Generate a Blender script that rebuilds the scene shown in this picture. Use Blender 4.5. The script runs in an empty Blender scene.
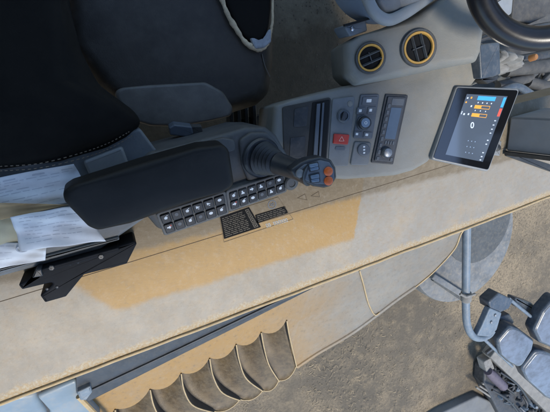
import bpy, bmesh, math, random
from mathutils import Vector as V, Matrix
random.seed(7)
C = bpy.context.scene.collection
S = bpy.context.scene

# ------------------------------------------------------------------ view frame
# cab axes: X forward, Y towards the left door, Z up; cab floor z = 0
HC = 1.54
_d = V((-175, 116, -405)).normalized()
_f = V((1137, 338, -399)); _f = (_f - _f.dot(_d)*_d).normalized()
ZC = -_d; XC = _f; YC = ZC.cross(XC)
CAM = V((0, 0, HC))
def ray(px, py):
    c = V((px-275, -(py-206), -405.0))
    return V((XC.dot(c), YC.dot(c), ZC.dot(c)))
class Pl:
    """a working plane in the cab: origin, normal, two in-plane axes"""
    def __init__(s, o, n):
        s.o = V(o); s.n = V(n).normalized()
        u = V((1, 0, 0)); s.u = (u - u.dot(s.n)*s.n).normalized(); s.v = s.n.cross(s.u)
    def ab(s, px, py):
        r = ray(px, py); t = (s.o-CAM).dot(s.n)/r.dot(s.n)
        p = CAM + r*t - s.o
        return (p.dot(s.u), p.dot(s.v))
    def pt(s, a, b, h=0.0): return s.o + s.u*a + s.v*b + s.n*h
    def P(s, px, py, h=0.0): return s.pt(*s.ab(px, py), h)
    def up(s, h): return Pl(s.o + s.n*h, s.n)
def HZ(z): return Pl((0, 0, z), (0, 0, 1))
def P(px, py, z): return HZ(z).P(px, py)

# ------------------------------------------------------------------ materials
def new_mat(name):
    m = bpy.data.materials.new(name); m.use_nodes = True
    nt = m.node_tree; return m, nt, nt.nodes['Principled BSDF']
def N(nt, t, **kw):
    n = nt.nodes.new(t)
    for k, v in kw.items():
        if k.startswith('i_'): n.inputs[k[2:].replace('_', ' ')].default_value = v
        else: setattr(n, k, v)
    return n
def L(nt, a, b): nt.links.new(a, b)
def math_n(nt, op, a, b=None, c=None):
    n = nt.nodes.new('ShaderNodeMath'); n.operation = op
    for i, x in enumerate((a, b, c)):
        if x is None: continue
        if isinstance(x, (int, float)): n.inputs[i].default_value = x
        else: nt.links.new(x, n.inputs[i])
    return n.outputs[0]
def mixc(nt, f, a, b):
    n = nt.nodes.new('ShaderNodeMix'); n.data_type = 'RGBA'
    for i, x in ((0, f), (6, a), (7, b)):
        if isinstance(x, (int, float)): n.inputs[i].default_value = x
        elif isinstance(x, tuple): n.inputs[i].default_value = (*x[:3], 1)
        else: nt.links.new(x, n.inputs[i])
    return n.outputs[2]
def ramp(nt, x, lo, hi):
    n = nt.nodes.new('ShaderNodeMapRange'); n.interpolation_type = 'SMOOTHSTEP'
    nt.links.new(x, n.inputs[0]); n.inputs[1].default_value = lo; n.inputs[2].default_value = hi
    return n.outputs[0]
def noise(nt, co, scale, detail=6, rough=0.6, stretch=None):
    if stretch:
        mp = nt.nodes.new('ShaderNodeMapping'); mp.inputs['Scale'].default_value = stretch
        nt.links.new(co, mp.inputs[0]); co = mp.outputs[0]
    n = nt.nodes.new('ShaderNodeTexNoise'); n.inputs['Scale'].default_value = scale
    n.inputs['Detail'].default_value = detail; n.inputs['Roughness'].default_value = rough
    nt.links.new(co, n.inputs['Vector']); return n.outputs[0]
def bumped(nt, b, h, strength, dist):
    n = nt.nodes.new('ShaderNodeBump'); n.inputs['Strength'].default_value = strength
    n.inputs['Distance'].default_value = dist; nt.links.new(h, n.inputs['Height'])
    nt.links.new(n.outputs[0], b.inputs['Normal'])
def mat(name, col, rough=0.6, dust=0.25, dustcol=(0.30, 0.27, 0.22), scale=14, var=0.18, bump=0.25, grain=420, metal=0.0, spec=0.5, scratch=False):
    """worn, dusty surface: base colour with mottling, patchy dust, fine grain bump"""
    m, nt, b = new_mat(name)
    co = N(nt, 'ShaderNodeTexCoord').outputs['Object']
    n1 = noise(nt, co, scale, 7, 0.65)
    base = mixc(nt, ramp(nt, n1, 0.3, 0.7), tuple(c*(1-var) for c in col), tuple(min(1, c*(1+var)) for c in col))
    n2 = noise(nt, co, scale*2.7, 8, 0.72)
    df = math_n(nt, 'MULTIPLY', ramp(nt, n2, 0.42, 0.74), dust)
    if scratch:
        n3 = noise(nt, co, 30, 4, 0.7, (1.0, 9.0, 1.0))
        df = math_n(nt, 'MAXIMUM', df, math_n(nt, 'MULTIPLY', ramp(nt, n3, 0.6, 0.72), dust*0.8))
    L(nt, mixc(nt, df, base, dustcol), b.inputs['Base Color'])
    L(nt, math_n(nt, 'ADD', math_n(nt, 'MULTIPLY', df, 0.35), rough), b.inputs['Roughness'])
    b.inputs['Metallic'].default_value = metal
    b.inputs['Specular IOR Level'].default_value = spec
    bumped(nt, b, noise(nt, co, grain, 3, 0.6), bump, 0.0012)
    return m
def plain(name, col, rough=0.5, metal=0.0, emit=0.0):
    m, nt, b = new_mat(name)
    co = N(nt, 'ShaderNodeTexCoord').outputs['Object']
    n1 = noise(nt, co, 60, 4)
    L(nt, mixc(nt, n1, tuple(c*0.85 for c in col), tuple(min(1, c*1.12) for c in col)), b.inputs['Base Color'])
    b.inputs['Roughness'].default_value = rough; b.inputs['Metallic'].default_value = metal
    if emit:
        b.inputs['Emission Color'].default_value = (*col, 1); b.inputs['Emission Strength'].default_value = emit
    return m

M = {}
DG = (0.27, 0.25, 0.215)
M['vinyl'] = mat('worn_dark_vinyl', (0.037, 0.030, 0.022), 0.52, 0.45, (0.085, 0.075, 0.060), 9, 0.25, 0.35, 520)
M['cloth'] = mat('black_cloth', (0.0075, 0.0063, 0.0048), 0.85, 0.10, (0.024, 0.021, 0.017), 12, 0.3, 0.5, 700, spec=0.2)
M['seatshell'] = mat('grey_seat_plastic', (0.125, 0.112, 0.093), 0.42, 0.45, (0.20, 0.18, 0.145), 10, 0.2, 0.3, 400)
M['foam'] = mat('tan_foam', (0.56, 0.44, 0.28), 0.95, 0.4, (0.40, 0.33, 0.24), 40, 0.25, 1.0, 160)
M['foamgrey'] = mat('grey_lining', (0.34, 0.36, 0.38), 0.9, 0.4, (0.22, 0.2, 0.17), 40, 0.2, 1.0, 200)
M['rubber'] = mat('black_rubber', (0.016, 0.017, 0.018), 0.46, 0.35, (0.075, 0.07, 0.06), 16, 0.2, 0.3, 350)
M['wheelrim'] = mat('polished_wheel_rubber', (0.012, 0.013, 0.016), 0.28, 0.12, (0.05, 0.05, 0.05), 20, 0.15, 0.08, 700)
M['armpad'] = mat('armrest_rubber', (0.0105, 0.0098, 0.0090), 0.55, 0.2, (0.035, 0.032, 0.028), 8, 0.2, 0.35, 600, spec=0.3)
M['blackplastic'] = mat('black_plastic', (0.026, 0.030, 0.036), 0.36, 0.28, (0.10, 0.095, 0.085), 18, 0.2, 0.2, 500)
M['greyplastic'] = mat('dash_grey_plastic', (0.205, 0.203, 0.183), 0.55, 0.6, (0.265, 0.235, 0.185), 7, 0.12, 0.45, 480)
M['greylight'] = mat('light_grey_plastic', (0.20, 0.205, 0.20), 0.5, 0.4, (0.24, 0.225, 0.19), 9, 0.12, 0.4, 480)
M['housing'] = mat('console_grey_plastic', (0.075, 0.075, 0.073), 0.5, 0.5, (0.135, 0.125, 0.105), 9, 0.18, 0.4, 420)
M['traybrown'] = mat('dusty_tray', (0.040, 0.037, 0.033), 0.7, 0.5, (0.085, 0.075, 0.06), 12, 0.2, 0.5, 300)
M['switchplate'] = mat('switch_plate', (0.15, 0.16, 0.165), 0.5, 0.45, (0.21, 0.195, 0.165), 12, 0.14, 0.4, 480)
M['ctrlplate'] = mat('control_plate', (0.085, 0.10, 0.118), 0.42, 0.35, (0.13, 0.125, 0.115), 16, 0.14, 0.25, 500)
M['column'] = mat('column_plastic', (0.13, 0.15, 0.17), 0.5, 0.3, (0.2, 0.19, 0.165), 7, 0.14, 0.35, 420)
M['collar'] = mat('column_collar', (0.22, 0.235, 0.245), 0.5, 0.35, (0.25, 0.235, 0.2), 9, 0.12, 0.35, 420)
M['post'] = mat('post_paint', (0.17, 0.19, 0.21), 0.42, 0.35, (0.22, 0.21, 0.19), 6, 0.12, 0.2, 300)
M['face'] = mat('radio_face', (0.04, 0.048, 0.06), 0.4, 0.3, (0.1, 0.095, 0.09), 30, 0.15, 0.2, 500)
M['key'] = mat('key_black', (0.008, 0.010, 0.013), 0.45, 0.2, (0.04, 0.038, 0.034), 40, 0.2, 0.2, 600)
M['keyback'] = mat('keypad_frame', (0.10, 0.102, 0.10), 0.5, 0.5, (0.2, 0.18, 0.145), 30, 0.2, 0.3, 500)
M['icon'] = plain('white_print', (0.72, 0.74, 0.74), 0.5)
M['icondim'] = plain('worn_grey_print', (0.10, 0.11, 0.12), 0.5)
M['red'] = mat('red_plastic', (0.42, 0.028, 0.018), 0.4, 0.25, (0.3, 0.15, 0.1), 60, 0.15, 0.2, 400)
M['orange'] = mat('orange_button', (0.72, 0.13, 0.02), 0.35, 0.15, (0.4, 0.2, 0.1), 60, 0.12, 0.2, 400)
M['amber'] = mat('amber_ring', (0.58, 0.31, 0.055), 0.45, 0.35, (0.4, 0.28, 0.12), 50, 0.12, 0.2, 300)
M['vanegrey'] = mat('vane_grey', (0.055, 0.06, 0.064), 0.45, 0.4, (0.15, 0.14, 0.12), 30, 0.15, 0.2, 400)
M['void'] = plain('duct_black', (0.006, 0.006, 0.006), 0.9)
M['steel'] = mat('worn_steel', (0.30, 0.31, 0.32), 0.4, 0.4, (0.25, 0.22, 0.18), 24, 0.2, 0.3, 240, metal=0.7)
M['chrome'] = plain('bright_metal', (0.6, 0.6, 0.6), 0.25, 1.0)
M['headgrey'] = mat('grip_face_grey', (0.13, 0.15, 0.17), 0.42, 0.35, (0.2, 0.19, 0.17), 30, 0.12, 0.2, 450)
M['rocker'] = mat('rocker_blue_grey', (0.16, 0.22, 0.29), 0.35, 0.25, (0.22, 0.2, 0.18), 40, 0.1, 0.15, 450)
M['bracket'] = mat('black_bracket_paint', (0.0085, 0.0105, 0.014), 0.6, 0.1, (0.03, 0.03, 0.032), 20, 0.2, 0.05, 900, spec=0.15)
M['paper'] = mat('white_paper', (0.80, 0.80, 0.79), 0.8, 0.15, (0.5, 0.49, 0.46), 10, 0.06, 0.2, 200)
M['kraft'] = mat('kraft_paper', (0.56, 0.38, 0.19), 0.8, 0.2, (0.45, 0.36, 0.25), 12, 0.1, 0.2, 200)
M['card'] = mat('cream_card', (0.60, 0.55, 0.37), 0.8, 0.25, (0.45, 0.4, 0.3), 12, 0.1, 0.2, 200)
M['ink'] = plain('grey_ink', (0.56, 0.57, 0.60), 0.8)
M['shelf'] = mat('grey_shelf', (0.14, 0.155, 0.165), 0.5, 0.5, (0.21, 0.195, 0.165), 9, 0.15, 0.3, 300)
M['tabcase'] = mat('tablet_case', (0.19, 0.20, 0.205), 0.35, 0.2, (0.25, 0.23, 0.2), 25, 0.1, 0.15, 400)
M['decal'] = mat('black_decal', (0.008, 0.008, 0.008), 0.8, 0.12, (0.06, 0.05, 0.035), 60, 0.2, 0.1, 400, spec=0.15)
M['decalprint'] = plain('decal_print', (0.085, 0.07, 0.048), 0.6)
M['whiteprint'] = plain('decal_white', (0.40, 0.38, 0.33), 0.6)
M['brownprint'] = plain('decal_outline', (0.10, 0.07, 0.035), 0.6)
M['webbing'] = mat('belt_webbing', (0.20, 0.18, 0.15), 0.9, 0.4, DG, 60, 0.2, 0.8, 300)
M['strip'] = mat('dark_blue_steel', (0.030, 0.037, 0.045), 0.5, 0.4, (0.085, 0.082, 0.075), 20, 0.2, 0.3, 240, scratch=True)
M['bluepanel'] = mat('sky_tinted_panel', (0.17, 0.225, 0.27), 0.4, 0.6, (0.27, 0.265, 0.245), 8, 0.1, 0.15, 240)  # sky reflection put into the panel's base colour
M['armsteel'] = mat('mirror_arm_paint', (0.13, 0.17, 0.21), 0.5, 0.5, (0.28, 0.28, 0.27), 20, 0.15, 0.2, 300)
M['mirrorback'] = mat('mirror_housing', (0.05, 0.066, 0.085), 0.35, 0.35, (0.2, 0.19, 0.18), 20, 0.15, 0.2, 300)
M['disc'] = mat('dusty_grey_steel', (0.13, 0.135, 0.135), 0.6, 0.9, (0.25, 0.23, 0.195), 9, 0.25, 0.5, 80)
M['discdark'] = mat('disc_shade_grey', (0.060, 0.066, 0.068), 0.7, 0.8, (0.15, 0.14, 0.12), 12, 0.2, 0.4, 90)  # dark grey that paints shade onto the disc
M['machine'] = mat('greasy_machine', (0.030, 0.033, 0.037), 0.5, 0.5, (0.12, 0.105, 0.085), 20, 0.25, 0.5, 120)
M['dustymachine'] = mat('dusty_machine', (0.055, 0.054, 0.052), 0.7, 0.7, (0.115, 0.107, 0.092), 12, 0.25, 0.6, 90)
M['purple'] = mat('faded_purple', (0.085, 0.066, 0.09), 0.6, 0.6, (0.16, 0.145, 0.13), 30, 0.15, 0.3, 200)
M['beam'] = mat('dusty_beam', (0.19, 0.18, 0.16), 0.7, 0.6, (0.235, 0.21, 0.17), 14, 0.18, 0.4, 150)
M['concrete'] = mat('grey_concrete', (0.14, 0.145, 0.145), 0.85, 0.4, (0.2, 0.19, 0.16), 5, 0.14, 0.5, 60)
M['rag'] = mat('dusty_cover', (0.21, 0.205, 0.19), 0.85, 0.5, (0.15, 0.138, 0.118), 18, 0.2, 0.7, 90)
M['cavity'] = mat('rusty_tread_metal', (0.095, 0.066, 0.032), 0.5, 0.7, (0.15, 0.118, 0.072), 24, 0.35, 0.5, 150)
M['ribface'] = mat('shaded_rib_face', (0.045, 0.044, 0.042), 0.55, 0.4, (0.09, 0.08, 0.062), 18, 0.2, 0.4, 150)  # rib sides darkened, their shade put into the colour
M['creamedge'] = mat('chipped_cream_edge', (0.40, 0.29, 0.145), 0.55, 0.6, (0.37, 0.325, 0.25), 40, 0.15, 0.3, 200)
M['stitch'] = plain('tan_thread', (0.22, 0.17, 0.115), 0.8)
M['roofm'] = mat('headliner', (0.10, 0.105, 0.11), 0.9, 0.2, DG, 6, 0.1, 0.3, 200)
M['wallm'] = mat('cab_wall', (0.09, 0.092, 0.095), 0.7, 0.3, DG, 6, 0.1, 0.3, 200)

def floor_mat():
    m, nt, b = new_mat('dirty_floor_mat')
    co = N(nt, 'ShaderNodeTexCoord').outputs['Object']
    base = mixc(nt, noise(nt, co, 22, 8, 0.7), (0.040, 0.029, 0.017), (0.135, 0.100, 0.060))
    n2 = noise(nt, co, 7, 8, 0.72)
    L(nt, mixc(nt, ramp(nt, n2, 0.50, 0.72), base, (0.15, 0.125, 0.09)), b.inputs['Base Color'])
    sep = N(nt, 'ShaderNodeSeparateXYZ'); L(nt, co, sep.inputs[0])
    lit_soil = ramp(nt, math_n(nt, 'ADD', sep.outputs[1], math_n(nt, 'MULTIPLY', n2, 0.3)), 0.20, 0.36)  # lit dirt towards the left door, daylight painted into the soil colour
    soil = mixc(nt, noise(nt, co, 40, 8, 0.75), (0.10, 0.085, 0.06), (0.30, 0.25, 0.175))
    L(nt, mixc(nt, math_n(nt, 'MULTIPLY', lit_soil, 0.9), mixc(nt, ramp(nt, n2, 0.50, 0.72), base, (0.14, 0.105, 0.064)), soil), b.inputs['Base Color'])
    b.inputs['Roughness'].default_value = 0.9
    bumped(nt, b, noise(nt, co, 60, 8, 0.7), 0.9, 0.01); return m
M['floor'] = floor_mat()

def ground_mat():
    m, nt, b = new_mat('straw_dirt')
    co = N(nt, 'ShaderNodeTexCoord').outputs['Object']
    n1 = noise(nt, co, 1.3, 8, 0.65); n2 = noise(nt, co, 45, 8, 0.75); n3 = noise(nt, co, 9, 8, 0.7)
    n1 = math_n(nt, 'ADD', math_n(nt, 'MULTIPLY', n1, 0.6), math_n(nt, 'MULTIPLY', noise(nt, co, 0.55, 5, 0.6), 0.4))
    c = mixc(nt, ramp(nt, n1, 0.42, 0.60), (0.115, 0.095, 0.068), (0.265, 0.205, 0.130))
    c = mixc(nt, math_n(nt, 'MULTIPLY', ramp(nt, n3, 0.45, 0.75), 0.5), c, (0.33, 0.25, 0.15))
    c = mixc(nt, math_n(nt, 'MULTIPLY', ramp(nt, n2, 0.56, 0.40), 0.55), c, (0.085, 0.07, 0.05))
    L(nt, c, b.inputs['Base Color']); b.inputs['Roughness'].default_value = 0.95
    bumped(nt, b, n2, 0.6, 0.02); return m
M['ground'] = ground_mat()

# ------------------------------------------------------------------ objects
def tag(o, label=None, cat=None, group=None, kind=None):
    if label: o['label'] = label
    if cat: o['category'] = cat
    if group: o['group'] = group
    if kind: o['kind'] = kind
    return o
def thing(name, label, cat, loc, group=None):
    o = bpy.data.objects.new(name, None); o.empty_display_size = 0.05
    o.location = loc; C.objects.link(o); return tag(o, label, cat, group)
def root_loc(p):
    while p.parent: p = p.parent
    return V(p.location)

def rounded(poly, r):
    """round the corners of a 2-D polygon; r = one radius or a list"""
    out = []; n = len(poly)
    for i in range(n):
        p0, p, p1 = V(poly[i-1]), V(poly[i]), V(poly[(i+1) % n])
        a, b = p0-p, p1-p; la, lb = a.length, b.length
        rr = r[i] if isinstance(r, (list, tuple)) else r
        if rr <= 0 or la < 1e-6 or lb < 1e-6: out.append(p); continue
        a.normalize(); b.normalize()
        ang = math.acos(max(-1, min(1, a.dot(b))))
        if ang > 3.05: out.append(p); continue
        t = min(rr/math.tan(ang/2), la*0.48, lb*0.48)
        k = max(3, int(math.degrees(math.pi-ang)/11))
        s, e = p+a*t, p+b*t
        for j in range(k+1):
            w = j/k; out.append(s*(1-w)**2 + p*2*w*(1-w) + e*w*w)
    return out
def inset(poly, d):
    n = len(poly); out = []
    for i in range(n):
        p0, p, p1 = poly[i-1], poly[i], poly[(i+1) % n]
        e0 = (p-p0); e1 = (p1-p)
        if e0.length < 1e-9: e0 = e1
        if e1.length < 1e-9: e1 = e0
        n0 = V((-e0.y, e0.x)).normalized(); n1 = V((-e1.y, e1.x)).normalized()
        m = n0+n1
        if m.length < 1e-6: m = n0
        m.normalize(); out.append(p + m*(d/max(0.5, m.dot(n0))))
    return out
def area(poly): return 0.5*sum(poly[i-1].x*poly[i].y - poly[i].x*poly[i-1].y for i in range(len(poly)))

class MB:
    def __init__(s): s.bm = bmesh.new(); s.mi = 0
    def face(s, vs):
        try:
            f = s.bm.faces.new(vs); f.material_index = s.mi; return f
        except ValueError: return None
    def v(s, p): return s.bm.verts.new(p)
    def rings(s, rings, cap0=True, cap1=True, closed=True):
        R = [[s.v(p) for p in r] for r in rings]; n = len(R[0])
        for a, b in zip(R, R[1:]):
            for i in range(n if closed else n-1):
                j = (i+1) % n; s.face([a[i], a[j], b[j], b[i]])
        if cap0: s.face(list(reversed(R[0])))
        if cap1: s.face(R[-1])
        return R
    def pad(s, px, pl, thick, bev=0.0, r=0.0, top=0.0, segs=4, soft=0.0, crown=0.0, ab=False):
        """slab with an outline on plane pl (top face at height top), side walls down by thick, rounded upper edge"""
        poly = [V(p) if ab else V(pl.ab(*p)) for p in px]
        poly = rounded(poly, r)
        if area(poly) < 0: poly.reverse()
        rings = [[pl.pt(p.x, p.y, top-thick) for p in poly]]
        if soft > 0:
            c = sum(poly, V((0, 0)))/len(poly)
            for k in range(segs+1):
                a = k/segs*math.pi/2
                ins = soft*(1-math.cos(a)); h = top - bev*(1-math.sin(a))
                rings.append([pl.pt(*(c+(p-c)*max(0.02, 1-ins/max(1e-6, (p-c).length))), h) for p in poly])
            last = [c+(p-c)*max(0.02, 1-soft/max(1e-6, (p-c).length)) for p in poly]
            if crown:
                for k in range(1, 6):
                    q = 1-k/6
                    rings.append([pl.pt(*(c+(p-c)*q), top+crown*(1-q*q)) for p in last])
        elif bev > 0:
            for k in range(segs+1):
                a = k/segs*math.pi/2
                q = inset(poly, bev*(1-math.cos(a)))
                rings.append([pl.pt(p.x, p.y, top-bev*(1-math.sin(a))) for p in q])
            q = inset(poly, bev+min(0.0008, bev*0.3)); rings.append([pl.pt(p.x, p.y, top) for p in q])   # keeps the flat cap's shading flat
        else:
            rings.append([pl.pt(p.x, p.y, top) for p in poly])
        s.rings(rings); return s
    def tube(s, pts, r, k=12, cap=True):
        pts = [V(p) for p in pts]; n = len(pts); rings = []; nrm = None
        for i, p in enumerate(pts):
            t = (pts[min(i+1, n-1)]-pts[max(i-1, 0)]).normalized()
            if nrm is None:
                nrm = t.cross(V((0, 0, 1)))
                if nrm.length < 0.1: nrm = t.cross(V((1, 0, 0)))
            nrm = (nrm - nrm.dot(t)*t).normalized(); bn = t.cross(nrm)
            rr = r[i] if isinstance(r, (list, tuple)) else r
            rings.append([p + (nrm*math.cos(2*math.pi*j/k) + bn*math.sin(2*math.pi*j/k))*rr for j in range(k)])
        s.rings(rings, cap, cap); return s
    def lathe(s, o, ax, prof, k=32, cap0=True, cap1=True):
        ax = V(ax).normalized(); u = ax.cross(V((0.3, 1, 0.1))).normalized(); w = ax.cross(u)
        s.rings([[V(o)+ax*h+(u*math.cos(2*math.pi*j/k)+w*math.sin(2*math.pi*j/k))*r for j in range(k)] for r, h in prof], cap0, cap1); return s
    def bar(s, a, b, w, h, up=(0, 0, 1)):
        a, b = V(a), V(b); t = (b-a).normalized(); u = t.cross(V(up)).normalized(); n = u.cross(t)
        q = [(-1, -1), (1, -1), (1, 1), (-1, 1)]
        s.rings([[p+u*(x*w/2)+n*(y*h/2) for x, y in q] for p in (a, b)]); return s
    def box(s, lo, hi):
        x0, y0, z0 = lo; x1, y1, z1 = hi
        s.rings([[V((x0, y0, z)), V((x1, y0, z)), V((x1, y1, z)), V((x0, y1, z))] for z in (z0, z1)]); return s
    def grid(s, pts, thick=0.0, n=None):
        R = [[s.v(p) for p in row] for row in pts]
        for a, b in zip(R, R[1:]):
            for i in range(len(a)-1): s.face([a[i], a[i+1], b[i+1], b[i]])
        return s
    def build(s, name, m, parent=None, angle=38, bevel=0.0, solid=0.0):
        bmesh.ops.recalc_face_normals(s.bm, faces=s.bm.faces) if not solid else None
        if parent is not None:
            bmesh.ops.translate(s.bm, verts=s.bm.verts, vec=-root_loc(parent))
        me = bpy.data.meshes.new(name); s.bm.to_mesh(me); s.bm.free()
        for x in (m if isinstance(m, list) else [m]): me.materials.append(x)
        for p in me.polygons: p.use_smooth = True
        me.set_sharp_from_angle(angle=math.radians(angle))
        o = bpy.data.objects.new(name, me); C.objects.link(o)
        if parent is not None: o.parent = parent
        if solid:
            md = o.modifiers.new('thickness', 'SOLIDIFY'); md.thickness = solid; md.offset = -1
        if bevel:
            md = o.modifiers.new('soft edges', 'BEVEL'); md.width = bevel; md.segments = 2; md.limit_method = 'ANGLE'
        return o
def spline(pts, n=8):
    pts = [V(p) for p in pts]; out = []
    for i in range(len(pts)-1):
        p0, p1, p2, p3 = pts[max(i-1, 0)], pts[i], pts[i+1], pts[min(i+2, len(pts)-1)]
        for k in range(n):
            t = k/n
            out.append(0.5*((2*p1)+(p2-p0)*t+(2*p0-5*p1+4*p2-p3)*t*t+(3*p1-p0-3*p2+p3)*t**3))
    out.append(pts[-1]); return out
def circ(cx, cy, r, k=28): return [(cx+r*math.cos(2*math.pi*i/k), cy+r*math.sin(2*math.pi*i/k)) for i in range(k)]
def lerp(a, b, t): return (a[0]+(b[0]-a[0])*t, a[1]+(b[1]-a[1])*t)
def quadpt(q, u, v):  # q: TL TR BR BL
    return lerp(lerp(q[0], q[1], u), lerp(q[3], q[2], u), v)
def cellq(q, u0, u1, v0, v1): return [quadpt(q, u0, v0), quadpt(q, u1, v0), quadpt(q, u1, v1), quadpt(q, u0, v1)]

# ------------------------------------------------------------------ setting
g = MB()
n = 60
pts = []
for j in range(n+1):
    row = []
    for i in range(n+1):
        x = -14+32*i/n; y = -20+34*j/n
        row.append(V((x, y, -1.3+0.02*math.sin(x*3.1+y)+0.02*math.sin(y*2.3-x*1.7)+random.uniform(-.008, .008))))
    pts.append(row)
tag(g.grid(pts).build('ground', M['ground']), kind='structure')
far = MB(); far.grid([[V((x, y, -1.36)) for x in (-400, 400)] for y in (-400, 400)])
tag(far.build('terrain', M['ground']), kind='structure')
# straw on the ground
st = MB()
for k in range(13000):
    while True:
        px, py = random.uniform(150, 590), random.uniform(-20, 450)
        if py > 200 or px > 455: break
    p = P(px, py, -1.3)
    p.z = -1.3+0.02*math.sin(p.x*3.1+p.y)+0.02*math.sin(p.y*2.3-p.x*1.7)+random.uniform(0.0, 0.006)
    a = random.uniform(0, math.pi); l = random.uniform(0.004, 0.015)*random.choice((1, 1, 2.0)); w = random.uniform(0.001, 0.0026)
    d = V((math.cos(a), math.sin(a), random.uniform(-.25, .25)))*l; s_ = V((-math.sin(a), math.cos(a), 0.3))*w
    st.mi = random.choice((0, 0, 1, 1, 2, 3))
    mid = p+V((0, 0, 0.006))
    A_ = [st.v(p-d-s_), st.v(p-d+s_), st.v(mid+s_), st.v(mid-s_), st.v(p+d-s_*.4), st.v(p+d+s_*.4)]
    st.face([A_[0], A_[1], A_[2], A_[3]]); st.face([A_[3], A_[2], A_[5], A_[4]])
tag(st.build('straw', [plain('straw_pale', (0.38, 0.29, 0.17), 0.8), plain('straw_tan', (0.29, 0.22, 0.13), 0.8), plain('straw_grey', (0.21, 0.165, 0.105), 0.85), plain('dirt_clod', (0.14, 0.112, 0.075), 0.9)]),
    'dry straw scattered over the dirt beyond the machine', 'straw', kind='stuff')

fl = MB(); fl.box((-0.8, -0.33, -0.08), (1.25, 0.85, 0.0))
tag(fl.build('floor', M['floor']), kind='structure')
cr = MB()
for k in range(260):
    px, py = random.uniform(262, 350), random.choice((random.uniform(-15, 22), random.uniform(-15, 95)))
    p = P(px, py, 0.0); r = random.uniform(0.001, 0.0045)
    cr.mi = random.choice((0, 1))
    cr.lathe(p-V((0, 0, 0.001)), (random.uniform(-.4, .4), random.uniform(-.4, .4), 1), [(r, 0), (r*.8, r*.7), (r*.2, r)], 5)
tag(cr.build('dirt_crumbs', [plain('crumb_tan', (0.13, 0.108, 0.075), 0.9), plain('crumb_dark', (0.1, 0.085, 0.065), 0.9)]), 'tan dirt crumbs on the dark cab floor', 'dirt', kind='stuff')

rf = MB(); rf.box((-0.95, -0.80, 1.9), (0.66, 0.75, 1.98)); tag(rf.build('roof', M['roofm']), kind='structure')
rh = MB(); rh.rings([[V((x, y, z)) for x, y in ((1.33, 0.75), (1.325, -0.03), (1.24, -0.50), (1.22, -0.75), (1.8, -0.75), (1.8, 0.75))] for z in (1.9, 1.97)]); tag(rh.build('reflection_blocker', M['roofm']), kind='structure')  # unseen beam added to darken part of the tablet's reflection
rw = MB(); rw.box((-0.9, -0.62, 0.3), (-0.82, 0.85, 1.9)); tag(rw.build('rear_wall', M['wallm']), kind='structure')
lw = MB(); lw.box((-0.82, 0.86, 0.0), (0.9, 0.93, 0.6)); tag(lw.build('side_wall', M['wallm']), kind='structure')

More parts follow.
